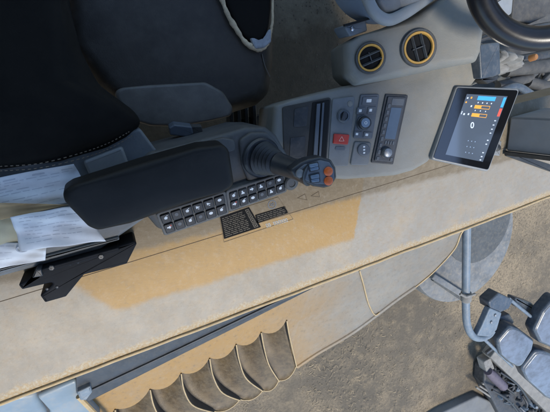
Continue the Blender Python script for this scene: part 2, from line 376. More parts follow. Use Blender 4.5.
# ------------------------------------------------------------------ window ledge
LZ = 0.58
def ledge_mat():
    m, nt, b = new_mat('ochre_paint_under_dust')
    geo = N(nt, 'ShaderNodeTexCoord').outputs['Object']     # the ledge object sits at (0.5,-0.5,0.58)
    sep = N(nt, 'ShaderNodeSeparateXYZ'); L(nt, geo, sep.inputs[0]); X, Y = sep.outputs[0], sep.outputs[1]
    wob = noise(nt, geo, 30, 5, 0.7)
    wv = math_n(nt, 'MULTIPLY', math_n(nt, 'SUBTRACT', wob, 0.5), 0.026)
    def half(p, q, inside, soft=0.006):
        p, q, i = [V((P(*t, LZ).x-0.5, P(*t, LZ).y+0.5)) for t in (p, q, inside)]
        nn = V((-(q-p).y, (q-p).x)).normalized()
        if (i-p).dot(nn) < 0: nn = -nn
        e = math_n(nt, 'ADD', math_n(nt, 'ADD', math_n(nt, 'MULTIPLY', X, nn.x), math_n(nt, 'MULTIPLY', Y, nn.y)), -p.dot(nn))
        return ramp(nt, math_n(nt, 'ADD', e, wv), -soft, soft)
    ins = (220, 255)
    mask = half((72, 284), (116, 311), ins, 0.012)
    for p, q, s_ in (((116, 311), (350, 240), 0.010), ((361, 196), (354, 240), 0.003)):
        mask = math_n(nt, 'MULTIPLY', mask, half(p, q, ins, s_))
    inner = half((0, 284), (355, 198), (200, 215), 0.009)       # inner strip beside the console, its shade painted over the dirt
    front = half((361, 196), (354, 240), (450, 190), 0.03)
    n1 = noise(nt, geo, 6, 8, 0.7); n2 = noise(nt, geo, 38, 9, 0.75); n3 = noise(nt, geo, 26, 5, 0.7, (1.0, 5.0, 1.0)); n4 = noise(nt, geo, 150, 4, 0.7)
    paint = mixc(nt, n1, (0.285, 0.168, 0.047), (0.335, 0.205, 0.066))
    dust = mixc(nt, ramp(nt, n1, 0.3, 0.7), (0.225, 0.205, 0.168), (0.305, 0.282, 0.238))
    dust = mixc(nt, math_n(nt, 'MULTIPLY', front, 0.55), dust, (0.235, 0.235, 0.22))
    amount = math_n(nt, 'ADD', math_n(nt, 'MULTIPLY', ramp(nt, n2, 0.30, 0.62), 0.22), 0.70)
    rust = math_n(nt, 'MULTIPLY', ramp(nt, n1, 0.52, 0.70), 0.30)
    dust = mixc(nt, rust, dust, (0.36, 0.26, 0.14))
    col = mixc(nt, amount, paint, dust)
    thin = math_n(nt, 'MULTIPLY', ramp(nt, n2, 0.46, 0.74), 0.20)
    col = mixc(nt, mask, col, mixc(nt, thin, paint, dust))
    inner_shade = mixc(nt, ramp(nt, n2, 0.35, 0.7), (0.125, 0.094, 0.052), (0.185, 0.145, 0.09))
    col = mixc(nt, math_n(nt, 'MULTIPLY', inner, 0.85), col, inner_shade)
    col = mixc(nt, math_n(nt, 'MULTIPLY', ramp(nt, n3, 0.62, 0.75), 0.25), col, (0.22, 0.19, 0.15))
    col = mixc(nt, math_n(nt, 'MULTIPLY', ramp(nt, n4, 0.66, 0.76), 0.4), col, (0.16, 0.13, 0.09))
    lip = ramp(nt, math_n(nt, 'ADD', Y, math_n(nt, 'MULTIPLY', math_n(nt, 'SUBTRACT', n2, 0.5), 0.05)), -0.106, -0.122)
    col = mixc(nt, math_n(nt, 'MULTIPLY', lip, 0.75), col, mixc(nt, ramp(nt, n4, 0.45, 0.6), (0.36, 0.25, 0.115), (0.40, 0.34, 0.235)))
    blot = noise(nt, geo, 15, 9, 0.78)
    col = mixc(nt, math_n(nt, 'MULTIPLY', ramp(nt, blot, 0.5, 0.66), 0.11), col, (0.41, 0.395, 0.36))
    col = mixc(nt, math_n(nt, 'MULTIPLY', ramp(nt, blot, 0.46, 0.34), 0.14), col, (0.20, 0.175, 0.135))
    mot = noise(nt, geo, 75, 6, 0.7); fine = noise(nt, geo, 260, 3, 0.6)
    col = mixc(nt, math_n(nt, 'MULTIPLY', ramp(nt, mot, 0.52, 0.70), 0.16), col, (0.40, 0.37, 0.31))
    col = mixc(nt, math_n(nt, 'MULTIPLY', ramp(nt, mot, 0.47, 0.30), 0.30), col, (0.17, 0.135, 0.09))
    col = mixc(nt, math_n(nt, 'MULTIPLY', ramp(nt, fine, 0.62, 0.72), 0.35), col, (0.15, 0.125, 0.09))
    scr_ = noise(nt, geo, 22, 3, 0.6, (1.0, 14.0, 1.0))
    col = mixc(nt, math_n(nt, 'MULTIPLY', ramp(nt, scr_, 0.66, 0.70), 0.25), col, (0.20, 0.165, 0.12))
    L(nt, col, b.inputs['Base Color'])
    L(nt, math_n(nt, 'ADD', math_n(nt, 'MULTIPLY', n2, 0.3), 0.42), b.inputs['Roughness'])
    h = math_n(nt, 'ADD', n2, math_n(nt, 'MULTIPLY', n4, 0.4))
    bumped(nt, b, h, 0.35, 0.0035); return m
led = thing('window_ledge', 'long dusty ochre ledge running diagonally beside the console and dashboard', 'window ledge', (0.5, -0.5, LZ))
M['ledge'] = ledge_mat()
a = MB()
# a pressed-steel section swept along X: inner flange, flat top, rolled outer lip
prof = [(-0.26, 0.47), (-0.26, 0.575), (-0.34, 0.58), (-0.6, 0.58), (-0.622, 0.5805), (-0.634, 0.5785), (-0.642, 0.572), (-0.645, 0.562), (-0.643, 0.52), (-0.61, 0.50), (-0.3, 0.47)]
a.rings([[V((x, y, z)) for y, z in prof] for x in (-1.05, -0.6, -0.3, 0, 0.3, 0.6, 0.9, 1.2, 1.7)])
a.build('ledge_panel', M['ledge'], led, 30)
a = MB(); pts = [(x, -0.6385+random.uniform(-.0012, .0012), 0.581+random.uniform(-.0008, .0008)) for x in [-1.0+0.05*i for i in range(54)]]
a.tube(pts, 0.004, 8); a.build('edge_bead', M['creamedge'], led)
a = MB(); a.tube([(-1.0, -0.393, 0.5797), (0.2, -0.3945, 0.5797), (1.65, -0.397, 0.5797)], 0.0011, 6)
a.build('seam', plain('seam_sealant', (0.07, 0.05, 0.03), 0.8), led)

# ------------------------------------------------------------------ decals on the ledge
pl = HZ(LZ)
def decal(name, label, q, cols, rows, icons=0):
    c = pl.P(*quadpt(q, .5, .5)); t = thing(name, label, 'label', c)
    MB().pad(q, pl, 0.0006, 0, 0.002, top=0.0009).build('backing', M['decal'], t)
    b = MB()
    for r in range(rows):
        v0 = 0.06+0.88*r/rows; x = 0.05
        end = 0.76 if icons else 0.95
        while x < end-0.06:
            w = random.uniform(0.05, 0.2)
            b.pad(cellq(q, x, min(end, x+w), v0+0.3/rows, v0+0.62/rows), pl, 0.0003, top=0.0013); x += w+0.025
    b.build('printed_text', M['decalprint'], t)
    for k in range(icons):
        v0 = 0.06+0.9*k/icons
        b = MB(); cq = cellq(q, 0.82, 0.96, v0, v0+0.8/icons)
        for u0, u1, w0, w1 in ((0.1, .9, 0, .15), (0.1, .9, .85, 1), (.1, .25, .15, .85), (.75, .9, .15, .85)):
            b.pad(cellq(cq, u0, u1, w0, w1), pl, 0.0003, top=0.0013)
        b.pad(cellq(cq, .38, .62, .3, .7), pl, 0.0003, top=0.0013)
        b.build('pictogram', M['decalprint'], t)
    return t
decal('information_label', 'larger black printed label with text rows and pictograms on the ledge', [(220, 217), (249, 207), (261, 227), (224, 239)], 1, 11, 4)
decal('information_label', 'smaller black strip label right of the larger label on the ledge', [(255, 215), (285, 206), (288, 213), (257, 223)], 1, 4, 0)
t = thing('sticker_strip', 'narrow white lettered sticker strip beneath the smaller black label', 'sticker', pl.P(276, 222))
q = [(265, 224), (287, 218), (288.5, 221.5), (266.5, 227.5)]
b = MB()
for k in range(9):
    if k == 2: continue
    u0 = k/9+0.012; cq = cellq(q, u0, u0+0.085, 0, 1)
    b.pad(cq, pl, 0.0005, 0, 0.0008, top=0.0008)
b.build('white_blocks', M['whiteprint'], t)
b = MB()
for k in range(9):
    if k == 2: continue
    cq = cellq(q, k/9+0.012, k/9+0.097, 0, 1)
    z = random.choice((0, 1, 2))
    b.pad(cellq(cq, .3, .7, .2, .38), pl, 0.0003, top=0.0012); b.pad(cellq(cq, .3, .7, .62, .8), pl, 0.0003, top=0.0012)
    if z: b.pad(cellq(cq, .3, .45, .38, .62), pl, 0.0003, top=0.0012)
    if z != 1: b.pad(cellq(cq, .55, .7, .38, .62), pl, 0.0003, top=0.0012)
b.build('lettering', M['brownprint'], t)
def outline_decal(name, label, polys, w=0.0012):
    t = thing(name, label, 'marking', pl.P(*polys[0][0])); b = MB()
    for poly in polys:
        ps = [pl.P(*p) for p in poly]
        for i in range(len(ps)):
            d = (ps[i]-ps[i-1]).normalized()*w*0.5
            b.bar(ps[i-1]-d+V((0, 0, .0006)), ps[i]+d+V((0, 0, .0006+0.00005*i)), w, 0.0006)
    b.build('outline', M['brownprint'], t)
outline_decal('warning_triangles', 'two faint outlined triangles on the ledge below the joystick head', [[(297.5, 198), (305, 194), (307, 200)], [(311, 196), (318.5, 191.5), (319.5, 197)]])
outline_decal('decal_border', 'thin outlined rectangle framing the two black labels on the ledge', [[(219, 215), (278, 197), (293, 219), (224, 242)]], 0.001)
t = thing('round_mark', 'small pale round mark on the ledge above the smaller label', 'marking', pl.P(272, 204.5))
b = MB()
cpt = pl.P(272, 204.5); b.lathe(cpt, (0, 0, 1), [(0.0125, 0), (0.0125, 0.0007), (0.0095, 0.0007), (0.0095, 0)], 28, False, False)
for k in range(5):
    a_ = k*2.4; b.bar(cpt+V((math.cos(a_)*.007, math.sin(a_)*.007, .0005)), cpt+V((math.cos(a_+2.5)*.007, math.sin(a_+2.5)*.007, .0005+k*.0001)), 0.0014, 0.0006)
b.build('round_print', M['icondim'], t)

# ------------------------------------------------------------------ black bracket on the ledge, rear shelf, papers
t = thing('bracket', 'black folded metal bracket plate lying on the ledge below the papers', 'bracket', pl.P(80, 272))
bp = HZ(0.648)
a = MB().pad([(33, 270), (120, 246), (134, 241), (137, 244), (127, 264), (84, 275), (66, 297), (45, 303), (40, 296), (55, 282), (22, 290), (18, 285), (38, 276)], bp, 0.066, 0.0045, 0.004, segs=3)
a.build('plate', M['bracket'], t, 8)
a = MB().pad([(36, 270), (50, 265), (118, 246), (120, 249), (60, 267), (38, 273)], bp, 0.03, 0.002, 0.003, top=0.009); a.build('flange', M['bracket'], t)
for px, py in ((52, 266), (101, 255)):
    c = bp.P(px, py, 0.009); a = MB().lathe(c, (0, 0, 1), [(0.006, 0), (0.006, 0.002), (0.005, 0.003), (0.002, 0.0032), (0.002, 0.002)], 6); a.build('bolt', M['blackplastic'], t)
for px, py in ((47, 289), (57, 287), (70, 264), (78, 262)):
    a = MB().lathe(bp.P(px, py, 0.0), (0, 0, 1), [(0.003, -.001), (0.003, 0.001), (0.0015, 0.0016)], 10); a.build('rivet', M['blackplastic'], t)
a = MB().pad([(33, 275), (37, 267), (42, 266), (44, 273)], bp, 0.03, 0.002, 0.002, top=0.016); a.build('catch', M['blackplastic'], t)

t = thing('rear_shelf', 'grey plastic shelf behind the armrest under the papers', 'shelf', P(40, 250, 0.57))
sp = HZ(0.635)
MB().pad([(-60, 168), (60, 160), (86, 146), (140, 128), (175, 175), (150, 215), (100, 250), (-60, 293)], sp, 0.05, 0.006, 0.01).build('shelf_top', M['shelf'], t)
MB().pad([(-60, 281), (40, 256), (118, 236), (120, 239), (42, 261), (-60, 288)], sp, 0.04, 0.004, 0.003, top=0.007).build('shelf_lip', M['shelf'], t)
MB().pad([(83, 160), (122, 145), (131, 170), (122, 182), (97, 190)], sp, 0.02, 0.006, 0.008, top=0.018).build('side_cover', M['greylight'], t)

def sheet(name, label, cat, q, h, m, lines=0, curl=0.006, seed=1, header=False, tilt=0.0):
    """one sheet with a gentle curl; printed lines ride on its surface"""
    rnd = random.Random(seed); pln = HZ(0.637+h)
    t = thing(name, label, cat, pln.P(*quadpt(q, .5, .5)))
    f1, f2, f3 = rnd.uniform(2, 5), rnd.uniform(2, 6), rnd.uniform(0, 6)
    def sz(u, v): return curl*(math.sin(u*f1+f3)*0.5+math.sin(v*f2+f3*1.7)*0.5+1.0)+tilt*v+0.5*curl*(2*u-1)**4+0.18*curl*math.sin(u*13+v*6+f3)+0.14*curl*math.sin(v*15-u*8+f1)+0.25*curl*abs(math.sin(u*4.5+v*2+f2))
    def pos(u, v, e=0.0): return pln.P(*quadpt(q, u, v)) + V((0, 0, sz(u, v)+e))
    a = MB(); a.grid([[pos(i/28, j/28) for i in range(29)] for j in range(29)]); a.build('sheet', m, t, 60, solid=0.0004)
    if lines:
        b = MB()
        for r in range(lines):
            v = 0.1+0.8*r/lines; x = 0.08+rnd.uniform(0, .05); end = rnd.choice((0.9, 0.85, 0.6, 0.4))
            while x < end:
                w = rnd.uniform(0.03, 0.11); hh = 0.012 if not (header and r == 0) else 0.03
                c = [pos(x, v, .0008), pos(x+w, v, .0008), pos(x+w, v+hh, .0008), pos(x, v+hh, .0008)]
                b.face([b.v(p) for p in c]); x += w+rnd.uniform(0.012, 0.03)
                if rnd.random() < 0.16: x += 0.12
        b.build('printed_text', M['ink'], t)
    return t
sheet('paper_sheet', 'white printed page farthest under the seat edge behind the armrest', 'paper', [(-45, 185), (74, 163), (92, 196), (-40, 226)], 0.004, M['paper'], 11, 0.011, 3, True)
sheet('paper_strip', 'tan kraft strip lying across the white pages', 'paper', [(-30, 203), (7, 202), (70, 204), (-30, 226)], 0.026, M['kraft'], 0, 0.003, 5)
sheet('paper_sheet', 'white page of printed columns tucked against the armrest tip', 'paper', [(13, 213), (76, 203), (106, 238), (22, 247)], 0.021, M['paper'], 8, 0.011, 8)
sheet('card', 'cream card at the edge beneath the printed pages', 'card', [(-40, 214), (14, 213), (24, 243), (-38, 248)], 0.012, M['card'], 0, 0.003, 9)
sheet('paper_sheet', 'lowest white page with a dark curved emblem beside the black bracket', 'paper', [(-40, 243), (48, 240), (46, 258), (-40, 276)], 0.006, M['paper'], 3, 0.008, 12)
t = thing('emblem_print', 'small dark curved mark printed on the lowest white page', 'mark', P(22, 249, 0.66))
sp2 = HZ(0.662); b = MB(); b.tube([sp2.P(22+5.5*math.cos(k*.35), 249+2.8*math.sin(k*.35)) for k in range(13)], 0.0016, 6); b.build('curve_stroke', M['ink'], t)

# ------------------------------------------------------------------ operator seat
t = thing('operator_seat', 'worn black operator seat with torn vinyl and stitched cushion', 'seat', (0.1, 0.3, 0.0))
s0 = HZ(0.47)
MB().pad([(60, -80), (300, -80), (279, 0), (279, 62), (274, 95), (262, 106), (215, 121), (178, 129), (140, 125), (95, 88), (60, 40)], s0, 0.16, 0.06, 0.05, soft=0.05, segs=8).build('front_cover', M['vinyl'], t, 60)
MB().pad([(108, 89), (150, 85), (206, 82), (224, 92), (234, 108), (232, 116), (212, 121), (180, 127), (150, 126), (132, 120)], HZ(0.478), 0.05, 0.008, 0.03, soft=0.012, segs=5).build('side_trim', M['seatshell'], t, 60)
# torn opening: ragged foam edge round the dark insert
ins_px = [(215, -40), (224, -3), (231, 14), (238, 28), (248, 40), (258, 45), (266, 40), (270, 26), (272, 8), (272, -40)]
MB().pad(ins_px, HZ(0.482), 0.03, 0.012, 0.02, soft=0.014, segs=5).build('torn_insert', M['cloth'], t, 60)
edge = spline([HZ(0.482).P(*p) for p in [(216, -20), (222, 0), (229, 17), (237, 30), (245, 42), (252, 47)]], 10)
a = MB(); a.tube([p+V((random.uniform(-.0006, .0006), random.uniform(-.0006, .0006), 0)) for p in edge], [0.0062+0.001*math.sin(i*0.31)+0.0008*math.sin(i*.83)+random.uniform(0, .0004) for i in range(len(edge))], 10); a.build('foam_edge', M['foam'], t, 60)
edge = spline([HZ(0.482).P(*p) for p in [(250, 46), (258, 50), (266, 46), (270, 36), (272.5, 18), (273, -20)]], 10)
a = MB(); a.tube([p+V((random.uniform(-.001, .001), random.uniform(-.001, .001), 0)) for p in edge], [0.0058-0.0032*i/len(edge)+random.uniform(0, .0004) for i in range(len(edge))], 10); a.build('foam_edge', M['foam'], t, 60)
a = MB().pad([(250, 37), (256, 41), (264, 39), (271, 26), (271, 42), (264, 48), (255, 49)], HZ(0.486), 0.012, 0.004, 0.006, top=0.004, soft=0.006); a.build('torn_lining', M['foamgrey'], t, 60)
edge = spline([HZ(0.4735).P(*p) for p in [(262, 54), (265, 66), (270, 77)]], 8); a = MB(); a.tube(edge, 0.0013, 6); a.build('crease', M['seatshell'], t)
# stitched cushion / backrest in the dark rear part
b0 = HZ(0.66)
MB().pad([(-80, -80), (52, -80), (66, 0), (78, 45), (98, 84), (136, 112), (144, 124), (132, 139), (108, 152), (60, 166), (0, 174), (-80, 178)], b0, 0.18, 0.05, 0.06, soft=0.045, segs=8, crown=0.01).build('backrest', M['cloth'], t, 60)
for pts in ([(-30, 168), (0, 166), (40, 163), (80, 153), (108, 143), (130, 131)], [(-30, 172.5), (0, 170.5), (40, 167.5), (82, 158), (110, 148), (133, 135)]):
    pp = spline([HZ(0.645).P(*p) for p in pts], 14); a = MB()
    # bring the thread onto the bolster's rounded shoulder
    for i in range(0, len(pp)-1, 2): a.tube([pp[i]+V((0, 0, .0045)), pp[i+1]+V((0, 0, .0045))], 0.0009, 6)
    a.build('stitching', M['stitch'], t)
t = thing('seat_buckle', 'small blue-grey belt buckle with tan webbing between seat and armrest', 'buckle', P(182, 128, 0.47))
k0 = Pl(P(180, 126, 0.50), (-0.1, -0.2, 1))
MB().pad([(167, 122), (172, 119), (189, 121), (191, 128), (184, 131), (168, 129)], k0, 0.03, 0.004, 0.005, top=0.05).build('buckle_body', M['ctrlplate'], t)
MB().pad([(188, 121), (199, 121), (200, 128), (190, 131)], k0, 0.02, 0.003, 0.004, top=0.045).build('latch', M['traybrown'], t)
MB().pad([(184, 131), (198, 128), (200, 142), (188, 146)], k0, 0.004, 0, 0.002, top=0.056).build('webbing', M['webbing'], t)
# seat slide rails in the dark gap
t = thing('seat_slide', 'dark ribbed slide mechanism under the seat edge beside the joystick', 'slide rail', P(235, 122, 0.34))
for px in (229, 236.5, 244, 252): MB().bar(P(px, 105, 0.34), P(px+2, 136, 0.34), 0.012, 0.04).build('rib', M['blackplastic'], t, bevel=0.002)
MB().bar(P(222, 133, 0.32), P(262, 122, 0.32), 0.05, 0.02).build('rail', M['machine'], t, bevel=0.002)

# ------------------------------------------------------------------ armrest console
t = thing('armrest_console', 'grey console pod with a long black padded armrest', 'armrest', P(190, 180, 0.55))
h0 = HZ(0.655)
MB().pad([(139, 162), (150, 153), (222, 134), (246, 127), (266, 127), (277, 135), (290, 158), (297, 180), (285, 188), (230, 205), (160, 232), (150, 220), (130, 200)], h0, 0.16, 0.012, [.01, .02, .02, .02, .02, .02, .03, .02, .02, .02, .02, .02, .01], soft=0.016, segs=6).build('housing', M['housing'], t, 50)
MB().pad([(140, 163), (150, 155), (222, 137), (233, 139), (236, 150), (214, 152), (150, 168)], h0, 0.02, 0.006, 0.012, top=0.014, soft=0.008).build('inner_rail', M['housing'], t, 50)
MB().pad([(238, 140), (250, 132), (266, 132), (277, 143), (288, 170), (276, 180), (248, 183), (241, 165)], h0, 0.02, 0.006, 0.016, top=0.010, soft=0.010).build('joystick_plinth', M['housing'], t, 50)
ap = Pl(P(150, 190, 0.725), (-0.02, -0.10, 1))
MB().pad([(62, 193), (72, 186.5), (142, 164), (200, 147.5), (224, 145), (230, 151), (235.5, 186), (226, 192.5), (197, 201), (166, 212.5), (130, 225), (97, 232), (88, 228), (64, 203)], ap, 0.05, 0.012, [.02, .02, .02, .02, .018, .018, .02, .015, .02, .02, .02, .02, .02, .03], soft=0.018, segs=8, crown=0.002).build('armrest_pad', M['armpad'], t, 60)

kp = Pl(P(220, 208, 0.668), (0, -0.16, 1))
ICON = 0
def keypad(label, q, first_unlit):
    """membrane keypad: frame and twelve keys with printed symbols"""
    c = kp.P(*quadpt(q, .5, .5)); t = thing('keypad', label, 'keypad', c, None)
    big = [(q[0][0]-3, q[0][1]-1.5), (q[1][0]+2, q[1][1]-2.5), (q[2][0]+2, q[2][1]+1.5), (q[3][0]-1.5, q[3][1]+2.5)]
    MB().pad(big, kp, 0.03, 0.003, 0.008).build('keypad_frame', M['keyback'], t)
    rnd = random.Random(int(q[0][0]))
    for r in range(2):
        for k in range(6):
            cq = cellq(q, k/6+0.008, (k+1)/6-0.008, r/2+0.02, (r+1)/2-0.02)
            key = MB().pad(cq, kp, 0.006, 0.0022, 0.0035, top=0.0042, segs=3).build('key', M['key'], t)
            kpl = kp.up(0.0042); ca, cb = kpl.ab(*quadpt(cq, .5, .5)); b = MB()
            dim = (r, k) in first_unlit
            g_ = rnd.choice((0, 1, 2, 2, 3, 5, 5)); s_ = 0.0046
            def poly(pp): b.pad([(ca+x*s_, cb+y*s_) for x, y in pp], kpl, 0.0004, top=0.0005, ab=True)
            if dim: poly([(math.cos(i*.524)*.9, math.sin(i*.524)*.9) for i in range(12)])
            elif g_ == 0: poly([(-1, -.7), (1, 0), (-1, .8)]); poly([(-.2, -1.1), (.5, -1.1), (.5, -.75), (-.2, -.75)])
            elif g_ == 1: poly([(-.9, -.9), (.9, -.9), (.9, -.1), (.2, .2), (.2, .9), (-.5, .9), (-.5, 0)])
            elif g_ == 2: poly([(math.cos(i*.449), math.sin(i*.449)*.75) for i in range(14)])
            elif g_ == 3: poly([(-1, -.3), (0, -.3), (0, -.9), (1, .1), (0, 1), (0, .45), (-1, .45)])
            elif g_ == 4: poly([(-.9, -.8), (0, -.2), (.9, -.8), (.5, .2), (.7, .9), (0, .5), (-.8, .8), (-.4, .1)])
            else: poly([(-.8, .2), (.2, .9), (.9, .1), (.5, -.8), (-.6, -.7)]); poly([(.5, .9), (1.1, .9), (1.1, 1.2), (.5, 1.2)])
            b.build('symbol', M['icondim'] if dim else M['icon'], key)
            if (r, k) in ((1, 0), (0, 0)) and rnd.random() < 0.99 and r == 1:
                b = MB(); b.pad([(ca+x*.0016+.004, cb+y*.0016+.004) for x, y in ((-1, -1), (1, -1), (1, 1), (-1, 1))], kpl, 0.0004, top=0.0006, ab=True); b.build('red_indicator', M['red'], key)
    return t
keypad('lower keypad of twelve black keys along the armrest edge', [(158.5, 215), (224, 193.5), (227.5, 212.5), (166, 234)], {(0, 1), (1, 1), (1, 3)})
keypad('upper keypad of twelve black keys beside the joystick base', [(228.5, 192.5), (283, 174.5), (285.5, 190.5), (230.5, 210)], {(0, 4), (1, 3)})
t = thing('selector_dial', 'small grey round dial at the end of the keys under the joystick', 'dial', kp.P(291, 183))
MB().lathe(kp.P(290.5, 182.5), kp.n, [(0.018, -.02), (0.018, 0.006), (0.015, 0.009), (0.009, 0.0095), (0.008, 0.007), (0.0, 0.007)], 28).build('knob_cap', M['housing'], t)

# ------------------------------------------------------------------ joystick
base = HZ(0.667).P(262, 158); tip = P(303, 172, 0.775)
ax = (tip-base).normalized(); Lj = (tip-base).length
t = thing('joystick', 'black joystick with rubber boot and orange thumb buttons', 'joystick', base)
MB().lathe(base, (0.1, -.05, 1), [(0.047, -.01), (0.047, 0.002), (0.043, 0.007), (0.036, 0.007)], 40).build('base_ring', M['blackplastic'], t)
pr = []
for k in range(5):   # bellows
    r = 0.039-0.0028*k; pr += [(r, 0.004+k*.0095), (r+.0015, 0.007+k*.0095), (r-.0042, 0.0115+k*.0095)]
MB().lathe(base, ax*0.8+V((0, 0, .2)), pr, 36).build('boot', M['rubber'], t, 60)
sh = spline([base+ax*0.05, base+ax*Lj*.62, base+ax*Lj*.9, tip+ax*0.02], 8)
MB().tube(sh, [0.0262-0.0045*min(1, i/14)+0.004*max(0, (i-16)/8) for i in range(len(sh))], 20).build('shaft', M['blackplastic'], t, 60)
hp = Pl(P(316, 174, 0.80), (-0.12, 0.05, 1))
head_px = [(290, 170), (300, 162.5), (308, 159), (321, 156.5), (332, 160), (336.5, 168), (337.5, 178), (332, 186.5), (325, 188.5), (314, 187), (304, 182.5), (294, 177)]
MB().pad(head_px, hp, 0.032, 0.008, 0.008, soft=0.009, segs=6).build('head_body', M['blackplastic'], t, 60)
fc = MB().pad([(295.5, 171), (304, 164.5), (320, 160), (329, 162), (333.5, 169), (334, 178), (329.5, 184.5), (316, 184), (305, 180)], hp, 0.004, 0.0012, 0.006, top=0.0016).build('head_face', M['headgrey'], t, 50)
for px, py in ((327.7, 171.2), (327.9, 180.6)):
    MB().lathe(hp.P(px, py, 0.0016), hp.n, [(0.0098, -.002), (0.0098, 0.0028), (0.0082, 0.0042), (0.003, 0.0046), (0.0, 0.0046)], 26).build('thumb_button', M['orange'], t)
for q in ([(306.5, 163.5), (317.5, 161), (319.5, 169.5), (309, 172)], [(308, 174.5), (319, 172), (320, 182), (310, 183)]):
    o = MB().pad(q, hp, 0.003, 0.001, 0.002, top=0.0032).build('rocker_well', M['blackplastic'], t)
    MB().pad(cellq(q, .12, .88, .12, .5), hp, 0.004, 0.0016, 0.002, top=0.0075).build('rocker_switch', M['rocker'], o)
    MB().pad(cellq(q, .12, .88, .53, .9), hp, 0.004, 0.0016, 0.002, top=0.0058).build('rocker_switch', M['rocker'], o)
MB().lathe(hp.P(299.5, 173.2, 0.0016), hp.n, [(0.0088, -.002), (0.0088, 0.003), (0.007, 0.0044), (0.0, 0.005)], 24).build('round_cap', M['greylight'], t)

# ------------------------------------------------------------------ dashboard
PA = Pl(P(370, 130, 0.66), (-0.20, 0.10, 1))
PB = Pl(PA.P(385, 62, 0.045), (-0.36, 0.06, 1))
t = thing('dashboard', 'dusty grey plastic dashboard carrying vents, radio and switches', 'dashboard', PA.P(400, 110, -0.3))
MB().pad([(274, 106), (290, 100), (345, 86), (440, 66), (486, 40), (484, 70), (462, 100), (430, 162), (414, 171), (396, 176), (345, 180), (312, 177), (285, 172), (270, 150)], PA, 0.24, 0.014, [.01, .02, .1, .1, .01, .05, .1, .03, .03, .02, .02, .02, .02, .02], soft=0.014, segs=6).build('lower_body', M['greyplastic'], t, 50)
MB().pad([(344, 44), (356, 36), (384, 27), (414, 15), (440, -2), (462, -14), (486, -30), (492, 0), (484, 52), (480, 62), (442, 69), (400, 78), (356, 86), (346, 76)], PB, 0.18, 0.03, [.012, .02, .1, .1, .1, .1, .02, .05, .01, .012, .1, .1, .012, .02], soft=0.026, segs=8).build('vent_body', M['greyplastic'], t, 60)

def vent(label, c, rx, ang):
    o = PB.P(*c); t = thing('air_vent', label, 'air vent', o, 'round vents on the dashboard')
    r = rx; n_ = PB.n
    MB().lathe(o, n_, [(r*1.18, -.012), (r*1.18, 0.004), (r*1.12, 0.007), (r*1.0, 0.007), (r*.98, 0.002)], 44, False, False).build('outer_ring', M['vanegrey'], t, 50)
    MB().lathe(o, n_, [(r*.99, 0.004), (r*.97, 0.0085), (r*.86, 0.0085), (r*.82, 0.004)], 44, False, False).build('amber_ring', M['amber'], t, 50)
    MB().lathe(o, n_, [(r*.86, 0.006), (r*.84, 0.0008), (0, 0.0008)], 40, False, False).build('duct', M['void'], t, 50)
    u = (PB.u*math.cos(ang)+PB.v*math.sin(ang)); w = n_.cross(u)
    for k in (-0.30, 0.26):
        hl = r*.84*math.sqrt(1-k*k)
        MB().bar(o+w*(k*r*1.0)-u*hl+n_*0.005, o+w*(k*r)+u*hl+n_*0.005, 0.0075, 0.0022, up=n_*0.55+w*0.85).build('vane', M['vanegrey'], t, bevel=0.0006)
    MB().bar(o-w*r*.42+n_*0.004, o+w*r*.42+n_*0.004, 0.0025, 0.005, up=n_).build('vane_tab', M['vanegrey'], t, bevel=0.0006)
vent('smaller round air vent with amber ring, nearer the steering column corner', (370, 58), 0.0315, 0.22)
vent('larger round air vent with amber ring, nearer the steering wheel', (418, 48), 0.037, 1.75)

# tray, switch plate and controls on the lower body
t = thing('storage_tray', 'dark brown dusty panel with a tall slot beside the switches', 'tray', PA.P(305, 130))
MB().pad([(282, 107), (331, 97), (326, 166), (284, 164)], PA, 0.02, 0.0015, 0.008, top=0.003).build('panel', M['traybrown'], t)
MB().pad([(312, 102.5), (329.5, 99.5), (325, 165), (306, 165)], PA, 0.006, 0.001, 0.004, top=0.0045).build('slot', M['void'], t)
for q in ([(316, 104), (319.5, 103.5), (316, 164), (312, 164)], [(321.5, 103), (323.5, 102.5), (319.5, 164), (317.5, 164)]):
    MB().pad(q, PA, 0.006, 0.0008, 0.001, top=0.009).build('divider', M['ctrlplate'], t)
for q in ([(294, 109), (308, 106), (306, 126), (293, 127)], [(290, 138), (305, 136), (304, 158), (289, 158)]):
    MB().pad(q, PA, 0.004, 0.001, 0.004, top=0.0045).build('blanking_plate', M['machine'], t)

t = thing('switch_panel', 'grey switch panel with ignition key slot and red hazard switch', 'switch panel', PA.P(341, 130))
MB().pad([(332, 99), (354.5, 96), (347.5, 166), (327.5, 166)], PA, 0.02, 0.002, 0.007, top=0.004).build('plate', M['switchplate'], t)
MB().lathe(PA.P(349.5, 104, .004), PA.n, [(0.007, -.002), (0.007, 0.001), (0.0055, 0.0018), (0, 0.0018)], 20).build('round_cap', M['greyplastic'], t)
o = MB().lathe(PA.P(342.6, 116, .004), PA.n, [(0.0165, -.002), (0.0165, 0.004), (0.0135, 0.0075), (0.0105, 0.0075), (0.0105, 0.004), (0, 0.004)], 30).build('ignition_switch', M['ctrlplate'], t)
c = PA.P(342.2, 116.5, .010); d = (PA.u*0.5+PA.v*0.86).normalized()
MB().bar(c-d*.0115, c+d*.0115, 0.0105, 0.012, up=PA.n).build('key_slot', M['blackplastic'], o, bevel=0.0015)
o = MB().pad([(333, 133.5), (348.5, 134.5), (346.8, 144.5), (332, 143.5)], PA, 0.004, 0.0016, 0.003, top=0.0085).build('hazard_switch', M['red'], t)
c = PA.up(.0085)
b = MB()
for tri in ([(339, 141), (344, 141), (341.8, 136.5)],):
    ps = [c.P(*p) for p in tri]
    for i in range(3): b.bar(ps[i-1]+PA.n*.0003, ps[i]+PA.n*(.0003+.0001*i), 0.0011, 0.0006, up=PA.n)
